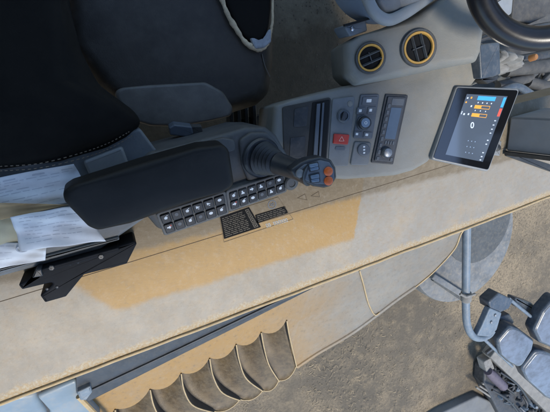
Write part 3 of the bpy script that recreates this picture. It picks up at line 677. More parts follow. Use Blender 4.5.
b.build('hazard_symbol', plain('pale_red_print', (0.7, 0.4, 0.33)), o)
MB().pad([(335, 146), (345, 146.5), (344, 150.5), (334, 150)], PA, 0.003, 0.001, 0.004, top=0.0055).build('switch_lip', M['ctrlplate'], t)

t = thing('climate_control', 'blue-grey climate control plate with round dial and small buttons', 'control panel', PA.P(365, 118))
q = [(360, 94.5), (379, 94), (371.5, 139), (352.5, 138)]
MB().pad(q, PA, 0.015, 0.002, 0.006, top=0.0045).build('plate', M['ctrlplate'], t)
def btn(q2, m='ctrlplate', icon=True, h=0.0065):
    o = MB().pad(q2, PA, 0.004, 0.0012, 0.002, top=h).build('button', M[m], t)
    if icon:
        up = PA.up(h)
        MB().pad(cellq(q2, .34, .66, .3, .7), up, 0.0004, 0, 0.0008, top=0.0005).build('symbol', M['icon'], o)
btn([(362, 97), (377, 96.5), (376, 104.5), (360.7, 105)]); btn([(356.5, 107.5), (365, 107), (364, 114), (355.5, 114.5)]); btn([(367, 107), (375.5, 106.5), (374, 113.5), (366, 114)])
btn([(353.5, 131), (361, 131.5), (360.2, 137), (353, 136.7)]); btn([(363, 131.5), (371.5, 132), (370.5, 138), (362, 137.5)])
o = MB().lathe(PA.P(362.5, 123, .0045), PA.n, [(0.0185, -.002), (0.0185, 0.004), (0.0165, 0.0055), (0.0155, 0.015), (0.0135, 0.017), (0, 0.017)], 36).build('dial', M['blackplastic'], t)
MB().lathe(PA.P(362.3, 122.7, .0215), PA.n, [(0.0115, -.002), (0.0115, 0.0006), (0.0, 0.001)], 30).build('dial_cap', M['rocker'], o)
MB().lathe(PA.P(362.3, 122.7, .0226), PA.n, [(0.0038, 0), (0.0038, .0006), (0.0025, 0.0006), (0.0025, 0)], 20, False, False).build('dial_mark', M['icon'], o)

t = thing('socket_cover', 'rounded grey power socket cover below the climate dial', 'socket', PA.P(360, 153))
MB().pad([(354, 141.5), (371, 142.5), (367.5, 165), (349.5, 165)], PA, 0.012, 0.0025, 0.007, top=0.0055).build('plate', M['switchplate'], t)
MB().pad(circ(362.5, 149.5, 6.2, 20), PA, 0.006, 0.002, 0, top=0.0105).build('flap', M['ctrlplate'], t)
for py in (146.5, 149.5, 152.5): MB().pad([(361.8, py-.8), (363.6, py-.8), (363.3, py+.8), (361.5, py+.8)], PA, .0006, top=0.0110).build('mark', M['icon'], t)

t = thing('car_radio', 'black car radio with blue-grey display and round volume knob', 'radio', PA.P(389, 130))
RQ = [(385, 94), (407.5, 95), (392.5, 164.5), (370.5, 162.5)]
MB().pad(RQ, PA, 0.03, 0.0015, 0.004, top=0.004).build('surround', M['blackplastic'], t)
MB().pad(cellq(RQ, .10, .90, .035, .965), PA, 0.008, 0.0015, 0.003, top=0.0085).build('faceplate', M['face'], t)
o = MB().pad(cellq(RQ, .33, .80, .19, .64), PA, 0.003, 0.0006, 0.002, top=0.0095).build('display', plain('display_blue_grey', (0.09, 0.125, 0.17), 0.18), t)
for k in range(8): MB().pad(cellq(RQ, .16, .28, .14+.095*k, .20+.095*k), PA, 0.004, 0.0008, 0.0015, top=0.0105).build('button', M['ctrlplate'], t)
for k in range(4): MB().pad(cellq(RQ, .38+.11*k, .46+.11*k, .67, .72), PA, 0.004, 0.0006, 0.001, top=0.0105).build('button', M['ctrlplate'], t)
MB().pad(cellq(RQ, .3, .84, .06, .155), PA, 0.003, 0.0008, 0.002, top=0.0095).build('disc_slot', M['ctrlplate'], t)
c = PA.P(*quadpt(RQ, .52, .835), .0085)
MB().lathe(c, PA.n, [(0.0125, -.002), (0.0125, 0.004), (0.011, 0.014), (0.0095, 0.015), (0, 0.015)], 32).build('volume_knob', M['steel'], t)
MB().lathe(c, PA.n, [(0.0155, -.001), (0.0155, 0.002), (0.013, 0.003)], 32, False, False).build('knob_ring', M['blackplastic'], t)
for u, v in ((.22, .93), (.82, .93)): MB().pad(cellq(RQ, u-.06, u+.06, v-.025, v+.02), PA, 0.003, .0006, .001, top=0.0105).build('button', M['ctrlplate'], t)

# ------------------------------------------------------------------ tablet monitor
TP = Pl(P(475, 128, 0.735), (-0.22, 0.13, 1))
TQ = [(456.5, 86), (520.5, 88.5), (488.5, 172), (431, 159.5)]
t = thing('tablet_monitor', 'tilted tablet monitor with lit instrument screen and dark bezel', 'tablet', TP.P(475, 128, -0.02))
MB().pad(TQ, TP, 0.018, 0.004, 0.010, top=0.0).build('casing', M['tabcase'], t, 50)
def glass_mat():
    m, nt, b = new_mat('tablet_glass'); b.inputs['Base Color'].default_value = (0.006, 0.007, 0.009, 1); b.inputs['IOR'].default_value = 2.1
    co = N(nt, 'ShaderNodeTexCoord').outputs['Object']
    L(nt, math_n(nt, 'ADD', math_n(nt, 'MULTIPLY', noise(nt, co, 60, 6), 0.12), 0.02), b.inputs['Roughness']); return m
MB().pad(cellq(TQ, .022, .978, .022, .978), TP, 0.002, 0.0008, 0.007, top=0.0012).build('bezel', glass_mat(), t)
def screen_mat():
    m, nt, b = new_mat('screen_backlight')
    co = N(nt, 'ShaderNodeTexCoord').outputs['Object']
    c = mixc(nt, noise(nt, co, 8, 2), (0.09, 0.125, 0.19), (0.125, 0.165, 0.24))
    b.inputs['Base Color'].default_value = (0.02, 0.025, 0.03, 1); b.inputs['Roughness'].default_value = 0.08
    L(nt, c, b.inputs['Emission Color']); b.inputs['IOR'].default_value = 2.3; b.inputs['Emission Strength'].default_value = 0.42; return m
SQ = cellq(TQ, .20, .84, .10, .90)
scr = MB().pad(SQ, TP, 0.001, top=0.0018).build('screen', screen_mat(), t)
tp2 = TP.up(0.0018)
def sc_(name, u0, u1, v0, v1, m, ns=1): return MB().pad(cellq(SQ, u0, u1, v0, v1), tp2, 0.0003, top=0.0005*ns).build(name, m, scr)
EM = lambda n_, c, e=1.0: plain(n_, c, 0.3, 0, e*0.42)
eb, eo, ew, er = EM('screen_blue', (0.04, 0.26, 0.58)), EM('screen_orange', (0.55, 0.26, 0.04)), EM('screen_white', (0.50, 0.56, 0.64), 0.55), EM('screen_red', (0.5, 0.08, 0.06), 0.8)
sc_('status_bar', .30, .74, .02, .085, eb)
for k in range(4): sc_('icon', .34+.11*k, .365+.11*k, .115, .135, ew)
def gauge(v, full):
    sc_('gauge_fill', .30, .30+.17*full, v, v+.055, eo)
    for a0, a1, b0, b1 in ((.30+.17*full, .68, v, v+.008), (.30+.17*full, .68, v+.047, v+.055), (.67, .68, v+.008, v+.047)): sc_('gauge_outline', a0, a1, b0, b1, eo)
    sc_('icon', .20, .235, v+.01, v+.038, ew)
gauge(.165, 1); gauge(.295, 1.15)
for k in range(3): sc_('icon', .34+.13*k, .36+.13*k, .243, .262, ew)
sc_('icon', .04, .075, .05, .075, ew); sc_('icon', .13, .165, .04, .07, eo); sc_('icon', .04, .075, .12, .145, eo); sc_('icon', .03, .05, .28, .33, ew); sc_('icon', .09, .13, .31, .34, ew)
sc_('side_bar', .93, .995, .02, .17, eb); sc_('side_bar', .93, .995, .19, .31, er)
for k, v in enumerate((.37, .435, .5, .56, .67, .73, .86, .92, .97)): sc_('icon', .91, .938, v, v+.016, ew); sc_('icon', .945, .952, v, v+.016, ew)
for k in range(9): sc_('icon', .44+.09*(k % 3)+.02*(k//3), .46+.09*(k % 3)+.02*(k//3), .72+.09*(k//3), .735+.09*(k//3), EM('screen_dim', (.2, .27, .38), .6))
# the speed reading "0"
cu = bpy.data.curves.new('speed', 'FONT'); cu.body = '0'; cu.size = 0.022; cu.align_x = 'CENTER'; cu.align_y = 'CENTER'; cu.extrude = 0.0002; cu.offset = 0.0003
tmp = bpy.data.objects.new('tmp', cu); C.objects.link(tmp)
bpy.context.view_layer.update()
me = bpy.data.meshes.new_from_object(tmp.evaluated_get(bpy.context.evaluated_depsgraph_get())); bpy.data.objects.remove(tmp)
uq = (TP.P(*TQ[1])-TP.P(*TQ[0])).normalized(); vq = TP.n.cross(uq).normalized()
rot = Matrix((uq, vq, TP.n)).transposed().to_4x4()
me.transform(Matrix.Translation(TP.P(*quadpt(SQ, .40, .49), 0.0024)-root_loc(scr)) @ rot)
me.materials.clear(); me.materials.append(ew)
o = bpy.data.objects.new('speed_reading', me); C.objects.link(o); o.parent = scr
t = thing('monitor_mount', 'grey ball mount and arm behind the tablet', 'mount', P(497, 150, 0.6))
MB().tube(spline([P(497, 148, .585), P(494, 146, .66), TP.P(484, 138, -0.019)], 6), 0.012, 14).build('arm', M['blackplastic'], t, 60)
MB().pad([(490, 140), (502, 141), (500, 156), (492, 155)], HZ(.60), 0.02, 0.003, 0.004).build('foot', M['tabcase'], t)

# ------------------------------------------------------------------ steering wheel and column
wc = P(554, -38, 0.93); wn = (CAM-wc).normalized()*0.55+V((-0.25, 0.0, 0.8)); wn.normalize()
wu = wn.cross(V((0, 1, 0))).normalized(); ww = wn.cross(wu)
t = thing('steering_wheel', 'black steering wheel rim with glossy worn highlight', 'steering wheel', wc)
# pixel radius 86 measured along the rim
WR = (Pl(wc, wn).P(497, 25)-wc).length
a = MB(); K = 96
rings = []
for i in range(K+1):
    th = 2*math.pi*i/K; d = wu*math.cos(th)+ww*math.sin(th)
    rings.append([wc+d*(WR+0.025*math.cos(2*math.pi*j/20))+wn*0.025*math.sin(2*math.pi*j/20) for j in range(20)])
a.rings(rings, False, False); bmesh.ops.remove_doubles(a.bm, verts=a.bm.verts, dist=1e-5); a.build('rim', M['wheelrim'], t, 80)
MB().lathe(wc-wn*0.03, wn, [(0.045, -.03), (0.045, .01), (0.038, .02), (0, .022)], 30).build('hub', M['blackplastic'], t)
for th in (0.4, 2.5, 4.6):
    d = wu*math.cos(th)+ww*math.sin(th); MB().bar(wc-wn*.02+d*0.03, wc+d*(WR-.008), 0.022, 0.012, up=wn).build('spoke', M['blackplastic'], t, bevel=0.003)

t = thing('steering_column', 'blue-grey steering column shroud with pale collar above the vents', 'steering column', P(360, -5, 0.4))
sc0 = P(372, -28, 0.66)
MB().lathe(P(380, -32, 0.70), P(380, -32, 0.70)-P(372, -26, 0.15), [(0.07, -.8), (0.088, -0.3), (0.10, -0.12), (0.115, -.01), (0.10, 0.0), (0.0, 0.0)], 48).build('shroud', M['column'], t, 60)
col = spline([HZ(.72).P(*p) for p in ((362, -18), (368, 0), (376, 14), (388, 20), (402, 15), (416, 6), (432, -6), (446, -20))], 10)
MB().tube(col, 0.013, 16).build('collar', M['collar'], t, 70)
MB().pad([(382, -30), (378, 2), (385, 13), (396, 13), (412, 3), (440, -25)], HZ(.715), 0.08, 0.01, 0.02, soft=0.012).build('boot_cover', M['column'], t, 60)
MB().pad([(344, 26), (366, 19), (368, 31), (352, 36), (350, 36)], HZ(.665), 0.05, 0.004, 0.006).build('bracket', M['column'], t)
MB().lathe(P(352, 29, .665), (0, 0, 1), [(0.005, 0), (0.005, .0025), (0.002, .004)], 12).build('screw', M['chrome'], t)
MB().bar(P(344, 25.5, .668), P(371, 18, .668), 0.005, 0.006).build('trim_gap', M['void'], t)
t = thing('stalk_housing', 'dark blue-grey rectangular stalk housing hanging below the steering wheel', 'housing', P(488, 60, .72))
MB().pad([(479, 44), (500, 42), (501, 74), (494, 77), (481, 79)], HZ(.735), 0.035, 0.004, 0.005).build('housing', M['mirrorback'], t)
MB().tube([P(478, 40, .74), P(486, 37, .745), P(496, 36, .75)], 0.008, 12).build('pivot', M['blackplastic'], t)
MB().pad([(480, 79), (494, 77), (500, 74), (498, 80), (488, 84)], HZ(.715), 0.03, 0.003, 0.004).build('cable_clip', M['blackplastic'], t)

# front corner post of the cab: a vertical pressed post standing on the ledge's end
t = thing('corner_post', 'blue-grey vertical cab corner post beside the tablet', 'cab post', P(515, 135, .58))
p0, p1 = P(510, 117, .585), P(506, 151, .585)
foot = [p0, p1, p1+V((0.16, -.02, 0)), p0+V((0.16, 0.0, 0))]
a = MB(); a.rings([[V((p.x+0.10*(z-.585), p.y, z)) for p in foot] for z in (.585, 1.2, 1.92)]); a.build('post', M['post'], t, bevel=0.006)
a = MB(); a.bar(p1+V((-.004, -.006, .002)), V((p1.x+0.13, p1.y-.006, 1.92)), 0.012, 0.012, up=(1, 0, 0)); a.build('rubber_seal', M['rubber'], t)
MB().pad([(504, 150), (551, 165), (551, 172), (506, 156)], HZ(.584), 0.01, 0.002, 0.003, top=.004).build('base_gasket', M['rubber'], t)

# ------------------------------------------------------------------ fender with scalloped tread
FP = Pl((0, -0.66, 0.34), (0, -0.30, 1))
def fender_mat():
    m, nt, b = new_mat('fender_ochre_dust')
    co = N(nt, 'ShaderNodeTexCoord').outputs['Object']
    sep = N(nt, 'ShaderNodeSeparateXYZ'); L(nt, co, sep.inputs[0])
    n1 = noise(nt, co, 4, 8, 0.7); n2 = noise(nt, co, 26, 9, 0.75); n4 = noise(nt, co, 120, 4)
    paint = mixc(nt, n1, (0.26, 0.150, 0.043), (0.315, 0.19, 0.062))
    dust = mixc(nt, ramp(nt, n1, 0.3, 0.7), (0.150, 0.148, 0.132), (0.205, 0.196, 0.17))
    f = ramp(nt, math_n(nt, 'ADD', sep.outputs[0], math_n(nt, 'MULTIPLY', math_n(nt, 'SUBTRACT', n1, .5), 0.5)), -0.25, 0.35)
    f = math_n(nt, 'ADD', math_n(nt, 'MULTIPLY', f, 0.80), 0.0)
    f = math_n(nt, 'ADD', f, math_n(nt, 'MULTIPLY', ramp(nt, n2, 0.4, 0.7), 0.2))
    c = mixc(nt, f, paint, dust)
    c = mixc(nt, math_n(nt, 'MULTIPLY', ramp(nt, n2, 0.58, 0.72), 0.3), c, (0.26, 0.17, 0.085))
    c = mixc(nt, math_n(nt, 'MULTIPLY', ramp(nt, n4, 0.64, 0.74), 0.35), c, (0.15, 0.125, 0.09))
    mot = noise(nt, co, 60, 7, 0.72)
    c = mixc(nt, math_n(nt, 'MULTIPLY', ramp(nt, mot, 0.52, 0.70), 0.22), c, (0.31, 0.275, 0.215))
    c = mixc(nt, math_n(nt, 'MULTIPLY', ramp(nt, mot, 0.47, 0.32), 0.45), c, (0.11, 0.088, 0.058))
    L(nt, c, b.inputs['Base Color']); b.inputs['Roughness'].default_value = 0.5
    bumped(nt, b, n2, 0.3, 0.004); return m
M['fender'] = fender_mat()
ft = thing('fender', 'ochre fender below the ledge with a row of scalloped tread cups', 'fender', FP.P(300, 320))
fins = [((286.5, 320), (289, 335), (293, 352), (296.5, 367)), ((261, 332), (264, 348), (269, 365), (279, 381)), ((236, 344), (239, 360), (246, 378), (263, 391)),
        ((209.5, 358), (213, 376), (222, 392), (240, 400)), ((181, 373), (184, 390), (193, 405), (214, 412)), ((150, 389), (154, 406), (164, 421), (186, 428)), ((115, 409), (119, 427), (130, 441), (152, 447)), ((78, 429), (83, 447), (95, 461), (117, 467))]
# panel outline with a scalloped outer edge
out = [(-10, 405), (82, 350), (345, 240), (468, 195), (466, 215), (461, 233), (454, 249), (434, 271), (415, 287), (395, 301), (355, 331), (318, 353), (297, 367), (292, 352), (288.5, 335), (286.5, 320)]
sag = []
for a_, b_ in zip(fins, fins[1:]):
    for k in range(1, 9):
        u = k/8; p = lerp(a_[0], b_[0], u); s_ = 6.5*math.sin(math.pi*min(1, u))**0.8
        sag.append((p[0]+s_*0.30, p[1]+s_*0.95))
    sag[-1] = b_[0]
out += sag + [(40, 440), (10, 445)]
MB().pad(out, FP, 0.012, 0.002, 0.0).build('panel', M['fender'], ft)
def fpt(fin, v, h=0.0):
    s_ = spline([V((x, y, 0)) for x, y in fin], 8); f_ = v*(len(s_)-1); i = min(int(f_), len(s_)-2); p = s_[i].lerp(s_[i+1], f_-i)
    return (p.x, p.y)
for a_, b_ in zip(fins, fins[1:]):
    rows = []
    for j in range(13):
        v = j/12; pa, pb = fpt(a_, v), fpt(b_, v); row = []
        for k in range(13):
            u = k/12; p = lerp(pa, pb, u); sg = math.sin(math.pi*u)**0.8
            # the trough starts at the scalloped edge, drops, and its floor rises to the outer end
            s_ = 6.5*sg*(1-v*1.5 if v < .66 else 0)
            depth = -0.006-0.150*(1-v**1.6)*(0.25+0.75*u**0.9)*(0.75+0.25*sg)
            s_ += 4.5*sg*v**4
            row.append(FP.P(p[0]+s_*.3, p[1]+s_*.95)+V((0, 0, depth*0.8)))
        rows.append(row)
    cup = MB().grid(rows).build('tread_cup', M['cavity'], ft, 60, solid=0.004)
    MB().tube(rows[-1], 0.0026, 8).build('cup_edge', M['creamedge'], cup)
for fin in fins:
    pts = [FP.P(*fpt(fin, j/16)) for j in range(17)]
    a = MB(); q = []
    for i, p in enumerate(pts):
        d = (pts[min(i+1, 16)]-pts[max(i-1, 0)]).normalized(); sd = d.cross(FP.n).normalized()*0.0027
        q.append([p+FP.n*0.003+sd, p+FP.n*0.003-sd, p-FP.n*0.12-sd, p-FP.n*0.12+sd])
    a.rings(q); rb = a.build('rib', M['ribface'], ft)
    a = MB(); a.tube([p+FP.n*0.003 for p in pts], 0.0026, 8); a.build('rib_edge', M['creamedge'], rb)
pts = spline([FP.P(*p, 0.004) for p in ((359, 270), (363, 284), (368, 303), (374, 314), (379, 312))], 8); a = MB(); a.tube(pts, 0.003, 8); a.build('weld_seam', M['creamedge'], ft)
pts = spline([FP.P(*p, 0.002) for p in ((470, 222), (461, 233), (454, 249), (434, 271), (415, 287))], 8); a = MB(); a.tube(pts, 0.0038, 8); a.build('rolled_rim', M['creamedge'], ft)
pts = [FP.P(*p, -0.004) for p in ((415, 287), (395, 301), (355, 331), (318, 353), (297, 367))]; a = MB(); a.tube(spline(pts, 6), 0.012, 10); a.build('outer_rim', M['fender'], ft)

t = thing('cover_strip', 'dark blue steel cover strip wedged between ledge edge and fender', 'strip', FP.P(200, 340, .05))
s3 = FP.up(0.07)
MB().pad([(76, 392), (76, 340), (340, 232), (352, 262), (311, 286), (230, 327), (180, 352), (88, 397)], s3, 0.03, 0.003, 0.004).build('strip', M['strip'], t)
MB().pad([(80, 395), (86, 391), (180, 347), (230, 323), (311, 284), (313, 287), (230, 329), (180, 354), (89, 400)], s3, 0.03, 0.003, 0.003, top=0.006).build('folded_lip', M['strip'], t)
MB().pad([(77, 388), (90, 382), (92, 388), (86, 396), (80, 396)], s3, 0.04, 0.004, 0.004, top=0.016).build('end_clip', M['armsteel'], t)
t = thing('side_panel', 'pale sky-tinted curved body panel under the ledge beside the cover strip', 'body panel', FP.P(50, 400, 0))
s4 = FP.up(0.03)
MB().pad([(-60, 440), (-40, 408), (36, 393), (38, 398), (47, 412), (52, 440)], s4, 0.03, 0.02, 0.01, soft=0.02).build('panel', M['bluepanel'], t, 60)
MB().pad([(37, 397), (76, 380), (79, 392), (100, 415), (105, 450), (56, 445), (49, 411)], s4, 0.03, 0.012, 0.01, soft=0.014).build('panel', M['bluepanel'], t, 60)
MB().pad([(33, 396), (40, 393), (54, 412), (58, 450), (46, 450), (44, 412)], s4, 0.03, top=-.012).build('gap_backing', M['machine'], t)
MB().tube([s4.P(78, 391, .02), s4.P(104, 418, .02), s4.P(118, 436, .0)], 0.008, 8).build('edge_bead', M['creamedge'], t)

# ------------------------------------------------------------------ round steel dish
dz = -0.8
t = thing('round_disc', 'large round dusty grey steel disc on the dirt beneath the mirror arm', 'disc', (2.46, -1.70, -1.3))
dc = V((2.46, -1.68, dz)); R_ = 0.56
MB().lathe(dc, (0, 0, 1), [(R_*.96, -.45), (R_*1.0, -.38), (R_, -.03), (R_*.985, 0.0), (R_*.94, .008), (R_*.6, 0.015), (0, .02)], 72).build('dish', M['disc'], t, 45)
# shadow near the ledge, laid on the disc as a dark round
MB().lathe(dc+V((0.13, 0.14, .012)), (0, 0, 1), [(0.36, -.01), (0.36, 0.012), (0.34, 0.014), (0.0, .012)], 56).build('disc_shade', M['discdark'], t, 45)
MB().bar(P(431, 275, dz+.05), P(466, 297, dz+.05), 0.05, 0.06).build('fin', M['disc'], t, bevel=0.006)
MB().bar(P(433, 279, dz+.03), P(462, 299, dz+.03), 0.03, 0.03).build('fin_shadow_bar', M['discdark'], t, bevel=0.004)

# ------------------------------------------------------------------ mirror arm and mirrors
z = 0.28
t = thing('mirror_arm', 'bent blue-grey tube arm carrying the mirrors past the ledge', 'mirror arm', P(466, 240, z))
pts = spline([P(*p, z) for p in ((467, 178), (466.5, 240), (466, 280), (466, 312), (467.5, 326), (472, 335), (479, 338), (488, 335), (492, 330))], 8)
MB().tube(pts, 0.0185, 16).build('tube', M['armsteel'], t, 70)
tp = spline([P(466.2, 292, z), P(466, 301, z)], 6); MB().tube(tp, [0.022, .025, .023, .026, .024, .025, .022], 12).build('tape_wrap', M['rag'], t, 40)
MB().tube([P(460, 294, z+.02), P(466, 297, z+.03), P(475, 294, z+.02)], 0.006, 8).build('tape_end', M['rag'], t)
MB().pad([(490, 308), (502, 313), (497, 330), (490, 337), (477, 336), (482, 326)], HZ(z+.02), 0.03, 0.006, 0.01).build('clamp_plate', M['armsteel'], t)
MB().pad([(489, 302), (499, 293), (514, 300), (509, 309), (500, 313), (490, 309)], HZ(z+.01), 0.06, 0.008, 0.012).build('clamp_block', M['mirrorback'], t)
for px, py in ((491, 322), (495, 315)): MB().lathe(P(px, py, z+.02), (0, 0, 1), [(.008, 0), (.008, .006), (.004, .007)], 6).build('bolt', M['steel'], t)
MB().tube([P(508, 298, z), P(540, 324, z)], 0.009, 10).build('rod', M['armsteel'], t)
MB().tube([P(480, 335, z-.02), P(512, 366, z-.02)], 0.009, 10).build('rod', M['armsteel'], t)
MB().pad([(514, 297), (532, 303), (545, 314), (538, 318), (520, 309)], HZ(z-.03), 0.05, 0.008, 0.012).build('pivot_block', M['mirrorback'], t)
MB().pad([(498, 318), (510, 314), (515, 322), (508, 331), (499, 332)], HZ(z-.06), 0.05, 0.01, 0.012).build('pivot_block', M['mirrorback'], t)
def mirror_mat():
    m, nt, b = new_mat('dusty_mirror_glass')
    co = N(nt, 'ShaderNodeTexCoord').outputs['Object']
    n1 = noise(nt, co, 14, 7, 0.7)
    L(nt, mixc(nt, ramp(nt, n1, .35, .7), (0.30, 0.315, 0.33), (0.17, 0.172, 0.172)), b.inputs['Base Color'])
    b.inputs['Metallic'].default_value = 0.6
    L(nt, math_n(nt, 'ADD', math_n(nt, 'MULTIPLY', n1, .35), .04), b.inputs['Roughness']); 
    bumped(nt, b, noise(nt, co, 5, 2), 0.25, 0.02); return m
M['mirror'] = mirror_mat()
def mirror(label, px, n_, zz):
    c = (sum(p[0] for p in px)/len(px), sum(p[1] for p in px)/len(px))
    q = Pl(P(*c, zz), n_); t = thing('machine_mirror', label, 'mirror', q.P(*c, -.04), 'mirrors on the mirror arm')
    MB().pad(px, q, 0.06, 0.016, 0.035, soft=0.016, segs=5).build('housing', M['mirrorback'], t, 60)
    cc = V(c); inner = [tuple(cc+(V(p)-cc)*0.90) for p in px]
    MB().pad(inner, q, 0.004, 0.002, 0.03, top=0.003, soft=0.02, crown=0.006).build('mirror_glass', M['mirror'], t, 70)
mirror('smallest rounded mirror next to the arm clamp', [(497, 341), (510, 326), (519, 329), (535, 341), (533, 350), (521, 369), (509, 363), (500, 355)], (-0.15, -.05, 1), .30)
mirror('uppermost rounded mirror of the cluster, held by the thin straight rod', [(534, 330), (543, 311), (556, 296), (578, 310), (576, 335), (556, 350), (540, 343)], (-0.12, 0.0, 1), .34)
mirror('lowest rounded mirror of the cluster, beside the beige beam and dark hydraulics', [(521, 369), (536, 350), (546, 352), (575, 364), (578, 396), (560, 404), (546, 398), (526, 380)], (-0.2, -.1, 1), .32)

# ------------------------------------------------------------------ dark hydraulics, beam, slab
z = -1.08
t = thing('beam', 'dusty beige steel beam running beside the dark hydraulics', 'beam', P(520, 380, z))
MB().bar(P(490, 349, z), P(585, 443, z), 0.15, 0.12).build('web', M['beam'], t, bevel=0.008)
MB().bar(P(486, 353, z+.04), P(494, 347, z+.04), 0.03, 0.03).build('end_plate', M['machine'], t, bevel=0.004)
t = thing('hydraulic_block', 'greasy dark hydraulic block with a faded purple cylinder', 'hydraulics', P(505, 392, z-.2))
MB().pad([(485, 370), (492, 362), (512, 372), (560, 420), (545, 450), (505, 425), (484, 384)], HZ(z-.08), 0.14, 0.02, 0.04).build('block', M['machine'], t)
MB().tube([P(488, 371, z), P(492, 375, z), P(503, 386, z)], [.045, .055, .055], 18).build('cylinder', M['purple'], t, 50)
MB().lathe(P(503, 386, z), (P(503, 386, z)-P(490, 373, z)), [(0.04, -.01), (0.03, .015), (0.018, .018), (0.016, .002), (0, .002)], 20).build('port', M['void'], t)
MB().pad([(484, 362), (491, 358), (495, 369), (487, 373)], HZ(z), 0.1, 0.01, 0.02).build('fitting', M['rag'], t)
for px, py, r in ((506, 391, .022), (513, 389, .026), (518, 400, .02), (500, 397, .02), (510, 380, .018), (525, 408, .024), (496, 388, .016)):
    MB().lathe(P(px, py, z-.06), (random.uniform(-.3, .3), random.uniform(-.3, .3), 1), [(r, -.03), (r, .02), (r*.7, .035), (r*.6, .03), (0, .03)], 8).build('fitting', random.choice((M['dustymachine'], M['machine'], M['armsteel'])), t)
for a_, b_ in (((492, 390), (520, 415)), ((500, 372), (530, 402))):
    p, q = P(*a_, z+.02), P(*b_, z+.01); MB().tube(spline([p, p.lerp(q, .4)+V((.02, .03, .04)), q], 8), 0.013, 10).build('hose', M['rubber'], t, 60)
for k, (a_, b_) in enumerate((((476, 387), (512, 411)), ((479, 385.5), (512, 406)), ((482, 383), (514, 402)))):
    MB().tube([P(*a_, z-.1), P(*b_, z-.1)], 0.012, 8).build('rod', M['beam'], t)
rnd = random.Random(11)
for k in range(34):
    u = rnd.random(); p = lerp((488, 372), (560, 446), u); px, py = p[0]+rnd.uniform(-3, 14)*0.6, p[1]-rnd.uniform(-3, 14)*0.3+rnd.uniform(-8, 8); r = rnd.uniform(.018, .042)
    q = P(px, py, z-.03)
    if k % 2:
        MB().lathe(q, (rnd.uniform(-.8, .8), rnd.uniform(-.8, .8), 1), [(r, -.06), (r, .01), (r*.65, .02), (r*.6, .045), (0, .045)], rnd.choice((6, 6, 12))).build('fitting', M[rnd.choice(('machine', 'armsteel', 'mirrorback', 'dustymachine'))], t)
    else:
        a_ = rnd.uniform(0, 3); d = V((math.cos(a_), math.sin(a_), rnd.uniform(-.3, .3)))*rnd.uniform(.05, .13)
        MB().tube(spline([q-d, q+V((0, 0, .03)), q+d], 5), r*.5, 8).build('hose', M[rnd.choice(('rubber', 'mirrorback', 'machine'))], t, 60)
t = thing('concrete_slab', 'smooth grey slab on the ground under the hydraulics', 'slab', P(480, 410, -1.28))
MB().pad([(410, 428), (455, 407), (478, 396), (505, 408), (560, 440), (560, 480), (420, 480)], HZ(-1.24), 0.12, 0.02, 0.05).build('slab', M['concrete'], t)

# ------------------------------------------------------------------ machinery seen past the steering wheel
z = -0.25
t = thing('front_linkage', 'dusty grey linkage with rods and plates behind the steering wheel', 'linkage', P(525, 90, z-.4))
MB().pad([(470, 20), (560, 5), (565, 118), (515, 122), (470, 100)], HZ(z-.5), 0.2, 0.02, 0.05).build('chassis', M['dustymachine'], t)
MB().pad([(497, -20), (515, -20), (512, 14), (503, 18), (497, 8)], HZ(z), 0.05, 0.008, 0.02).build('panel', M['collar'], t)
MB().pad([(514, -10), (560, -12), (556, 12), (530, 24), (512, 20)], HZ(z-.25), 0.06, 0.01, 0.02).build('plate', M['dustymachine'], t)
MB().pad([(534, 25), (560, 20), (560, 36), (533, 36)], HZ(z-.15), 0.1, 0.01, 0.02).build('plate', M['machine'], t)
for a_, b_, r, m in (((505, 70), (560, 64), .045, 'dustymachine'), ((500, 100), (560, 96), .03, 'dustymachine'), ((508, 112), (560, 112), .05, 'dustymachine'), ((520, 60), (560, 52), .03, 'machine'), ((528, 82), (560, 90), .035, 'dustymachine'), ((498, 86), (530, 78), .03, 'dustymachine')):
    MB().tube(spline([P(*a_, z-.1), P(*lerp(a_, b_, .5), z-.08), P(*b_, z-.1)], 6), r, 14).build('rod', M[m], t, 60)
MB().lathe(P(535, 57, z), (0.1, 0.2, 1), [(.02, -.03), (.02, .0), (.015, .01), (0, .01)], 16).build('pin', plain('rusty_orange', (0.3, 0.13, 0.04), .7), t)
rnd = random.Random(4)
for k in range(46):
    px, py = rnd.uniform(500, 556), rnd.uniform(72, 117); r = rnd.uniform(.02, .06)
    zz = z-.28+rnd.uniform(-.1, .1)
    if k % 3 == 0:
        MB().lathe(P(px, py, zz), (rnd.uniform(-1, 1), rnd.uniform(-1, 1), 1), [(r, -.05), (r, .01), (r*.6, .03), (0, .03)], rnd.choice((6, 8, 14))).build('fitting', M[rnd.choice(('dustymachine', 'dustymachine', 'machine', 'rag'))], t)
    else:
        a_ = rnd.uniform(0, math.pi); l = rnd.uniform(.05, .16); p = P(px, py, zz); d = V((math.cos(a_)*l, math.sin(a_)*l, rnd.uniform(-.04, .04)))
        MB().bar(p-d, p+d, r*.7, r*.6).build('link_bar', M[rnd.choice(('dustymachine', 'dustymachine', 'machine', 'dustymachine'))], t, bevel=.006)
hz_ = spline([P(*p, z+.02) for p in ((498, 92), (515, 86), (528, 92), (545, 104), (562, 108))], 8); MB().tube(hz_, .022, 12).build('hose', M['mirrorback'], t, 60)
t = thing('dust_cover', 'crumpled pale dusty cover hanging beside the stalk housing', 'cover', P(505, 75, z))
rows = []
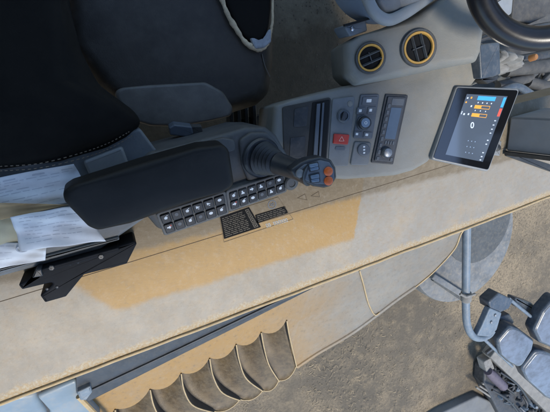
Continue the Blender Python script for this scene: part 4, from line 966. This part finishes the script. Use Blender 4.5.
for j in range(15):
    row = []
    for i in range(15):
        u, v = i/14, j/14
        p = quadpt([(497, 50), (515, 58), (532, 68), (490, 84)], u, v)
        p = (p[0]+1.6*math.sin(v*9+u*3), p[1]+1.2*math.sin(u*12))
        row.append(P(*p, z+.1)+V((0, 0, .03*math.sin(u*14+v*3)+.02*math.sin(v*11)+rnd.uniform(-.006, .006)-0.12*v*v)))
    rows.append(row)
MB().grid(rows).build('cloth', M['rag'], t, 80, solid=.01)

# ------------------------------------------------------------------ light, world, camera
SUN_EL, SUN_AZ = 70.0, 262.0      # sun stands off the right-hand side of the cab
el, az = math.radians(SUN_EL), math.radians(SUN_AZ)
sd = V((math.cos(el)*math.cos(az), math.cos(el)*math.sin(az), math.sin(el)))
sl = bpy.data.lights.new('sun', 'SUN'); sl.energy = 2.1; sl.angle = math.radians(14); sl.color = (1.0, 0.94, 0.84)
so = bpy.data.objects.new('sun', sl); so.rotation_euler = sd.to_track_quat('Z', 'Y').to_euler(); so.location = (0, -3, 6); C.objects.link(so)
w = bpy.data.worlds.new('World'); S.world = w; w.use_nodes = True
nt = w.node_tree; bg = nt.nodes['Background']
sky = nt.nodes.new('ShaderNodeTexSky'); sky.sky_type = 'NISHITA'; sky.sun_disc = False
sky.sun_elevation = el; sky.sun_rotation = math.radians(90)-az
sky.air_density = 1.2; sky.dust_density = 0.4; sky.ozone_density = 3.0
nt.links.new(sky.outputs[0], bg.inputs[0]); bg.inputs[1].default_value = 0.135

cd = bpy.data.cameras.new('camera'); cam = bpy.data.objects.new('camera', cd); C.objects.link(cam); S.camera = cam
cd.sensor_fit = 'HORIZONTAL'; cd.sensor_width = 36; cd.lens = 405/550*36; cd.clip_start = 0.02; cd.clip_end = 1500
R = Matrix((XC, YC, ZC)).to_4x4()       # rows: cab axes in camera coordinates
cam.matrix_world = Matrix.Translation(CAM) @ R
S.view_settings.view_transform = 'Standard'; S.view_settings.look = 'None'; S.view_settings.exposure = 0.98; S.view_settings.gamma = 1
S.view_settings.use_curve_mapping = False
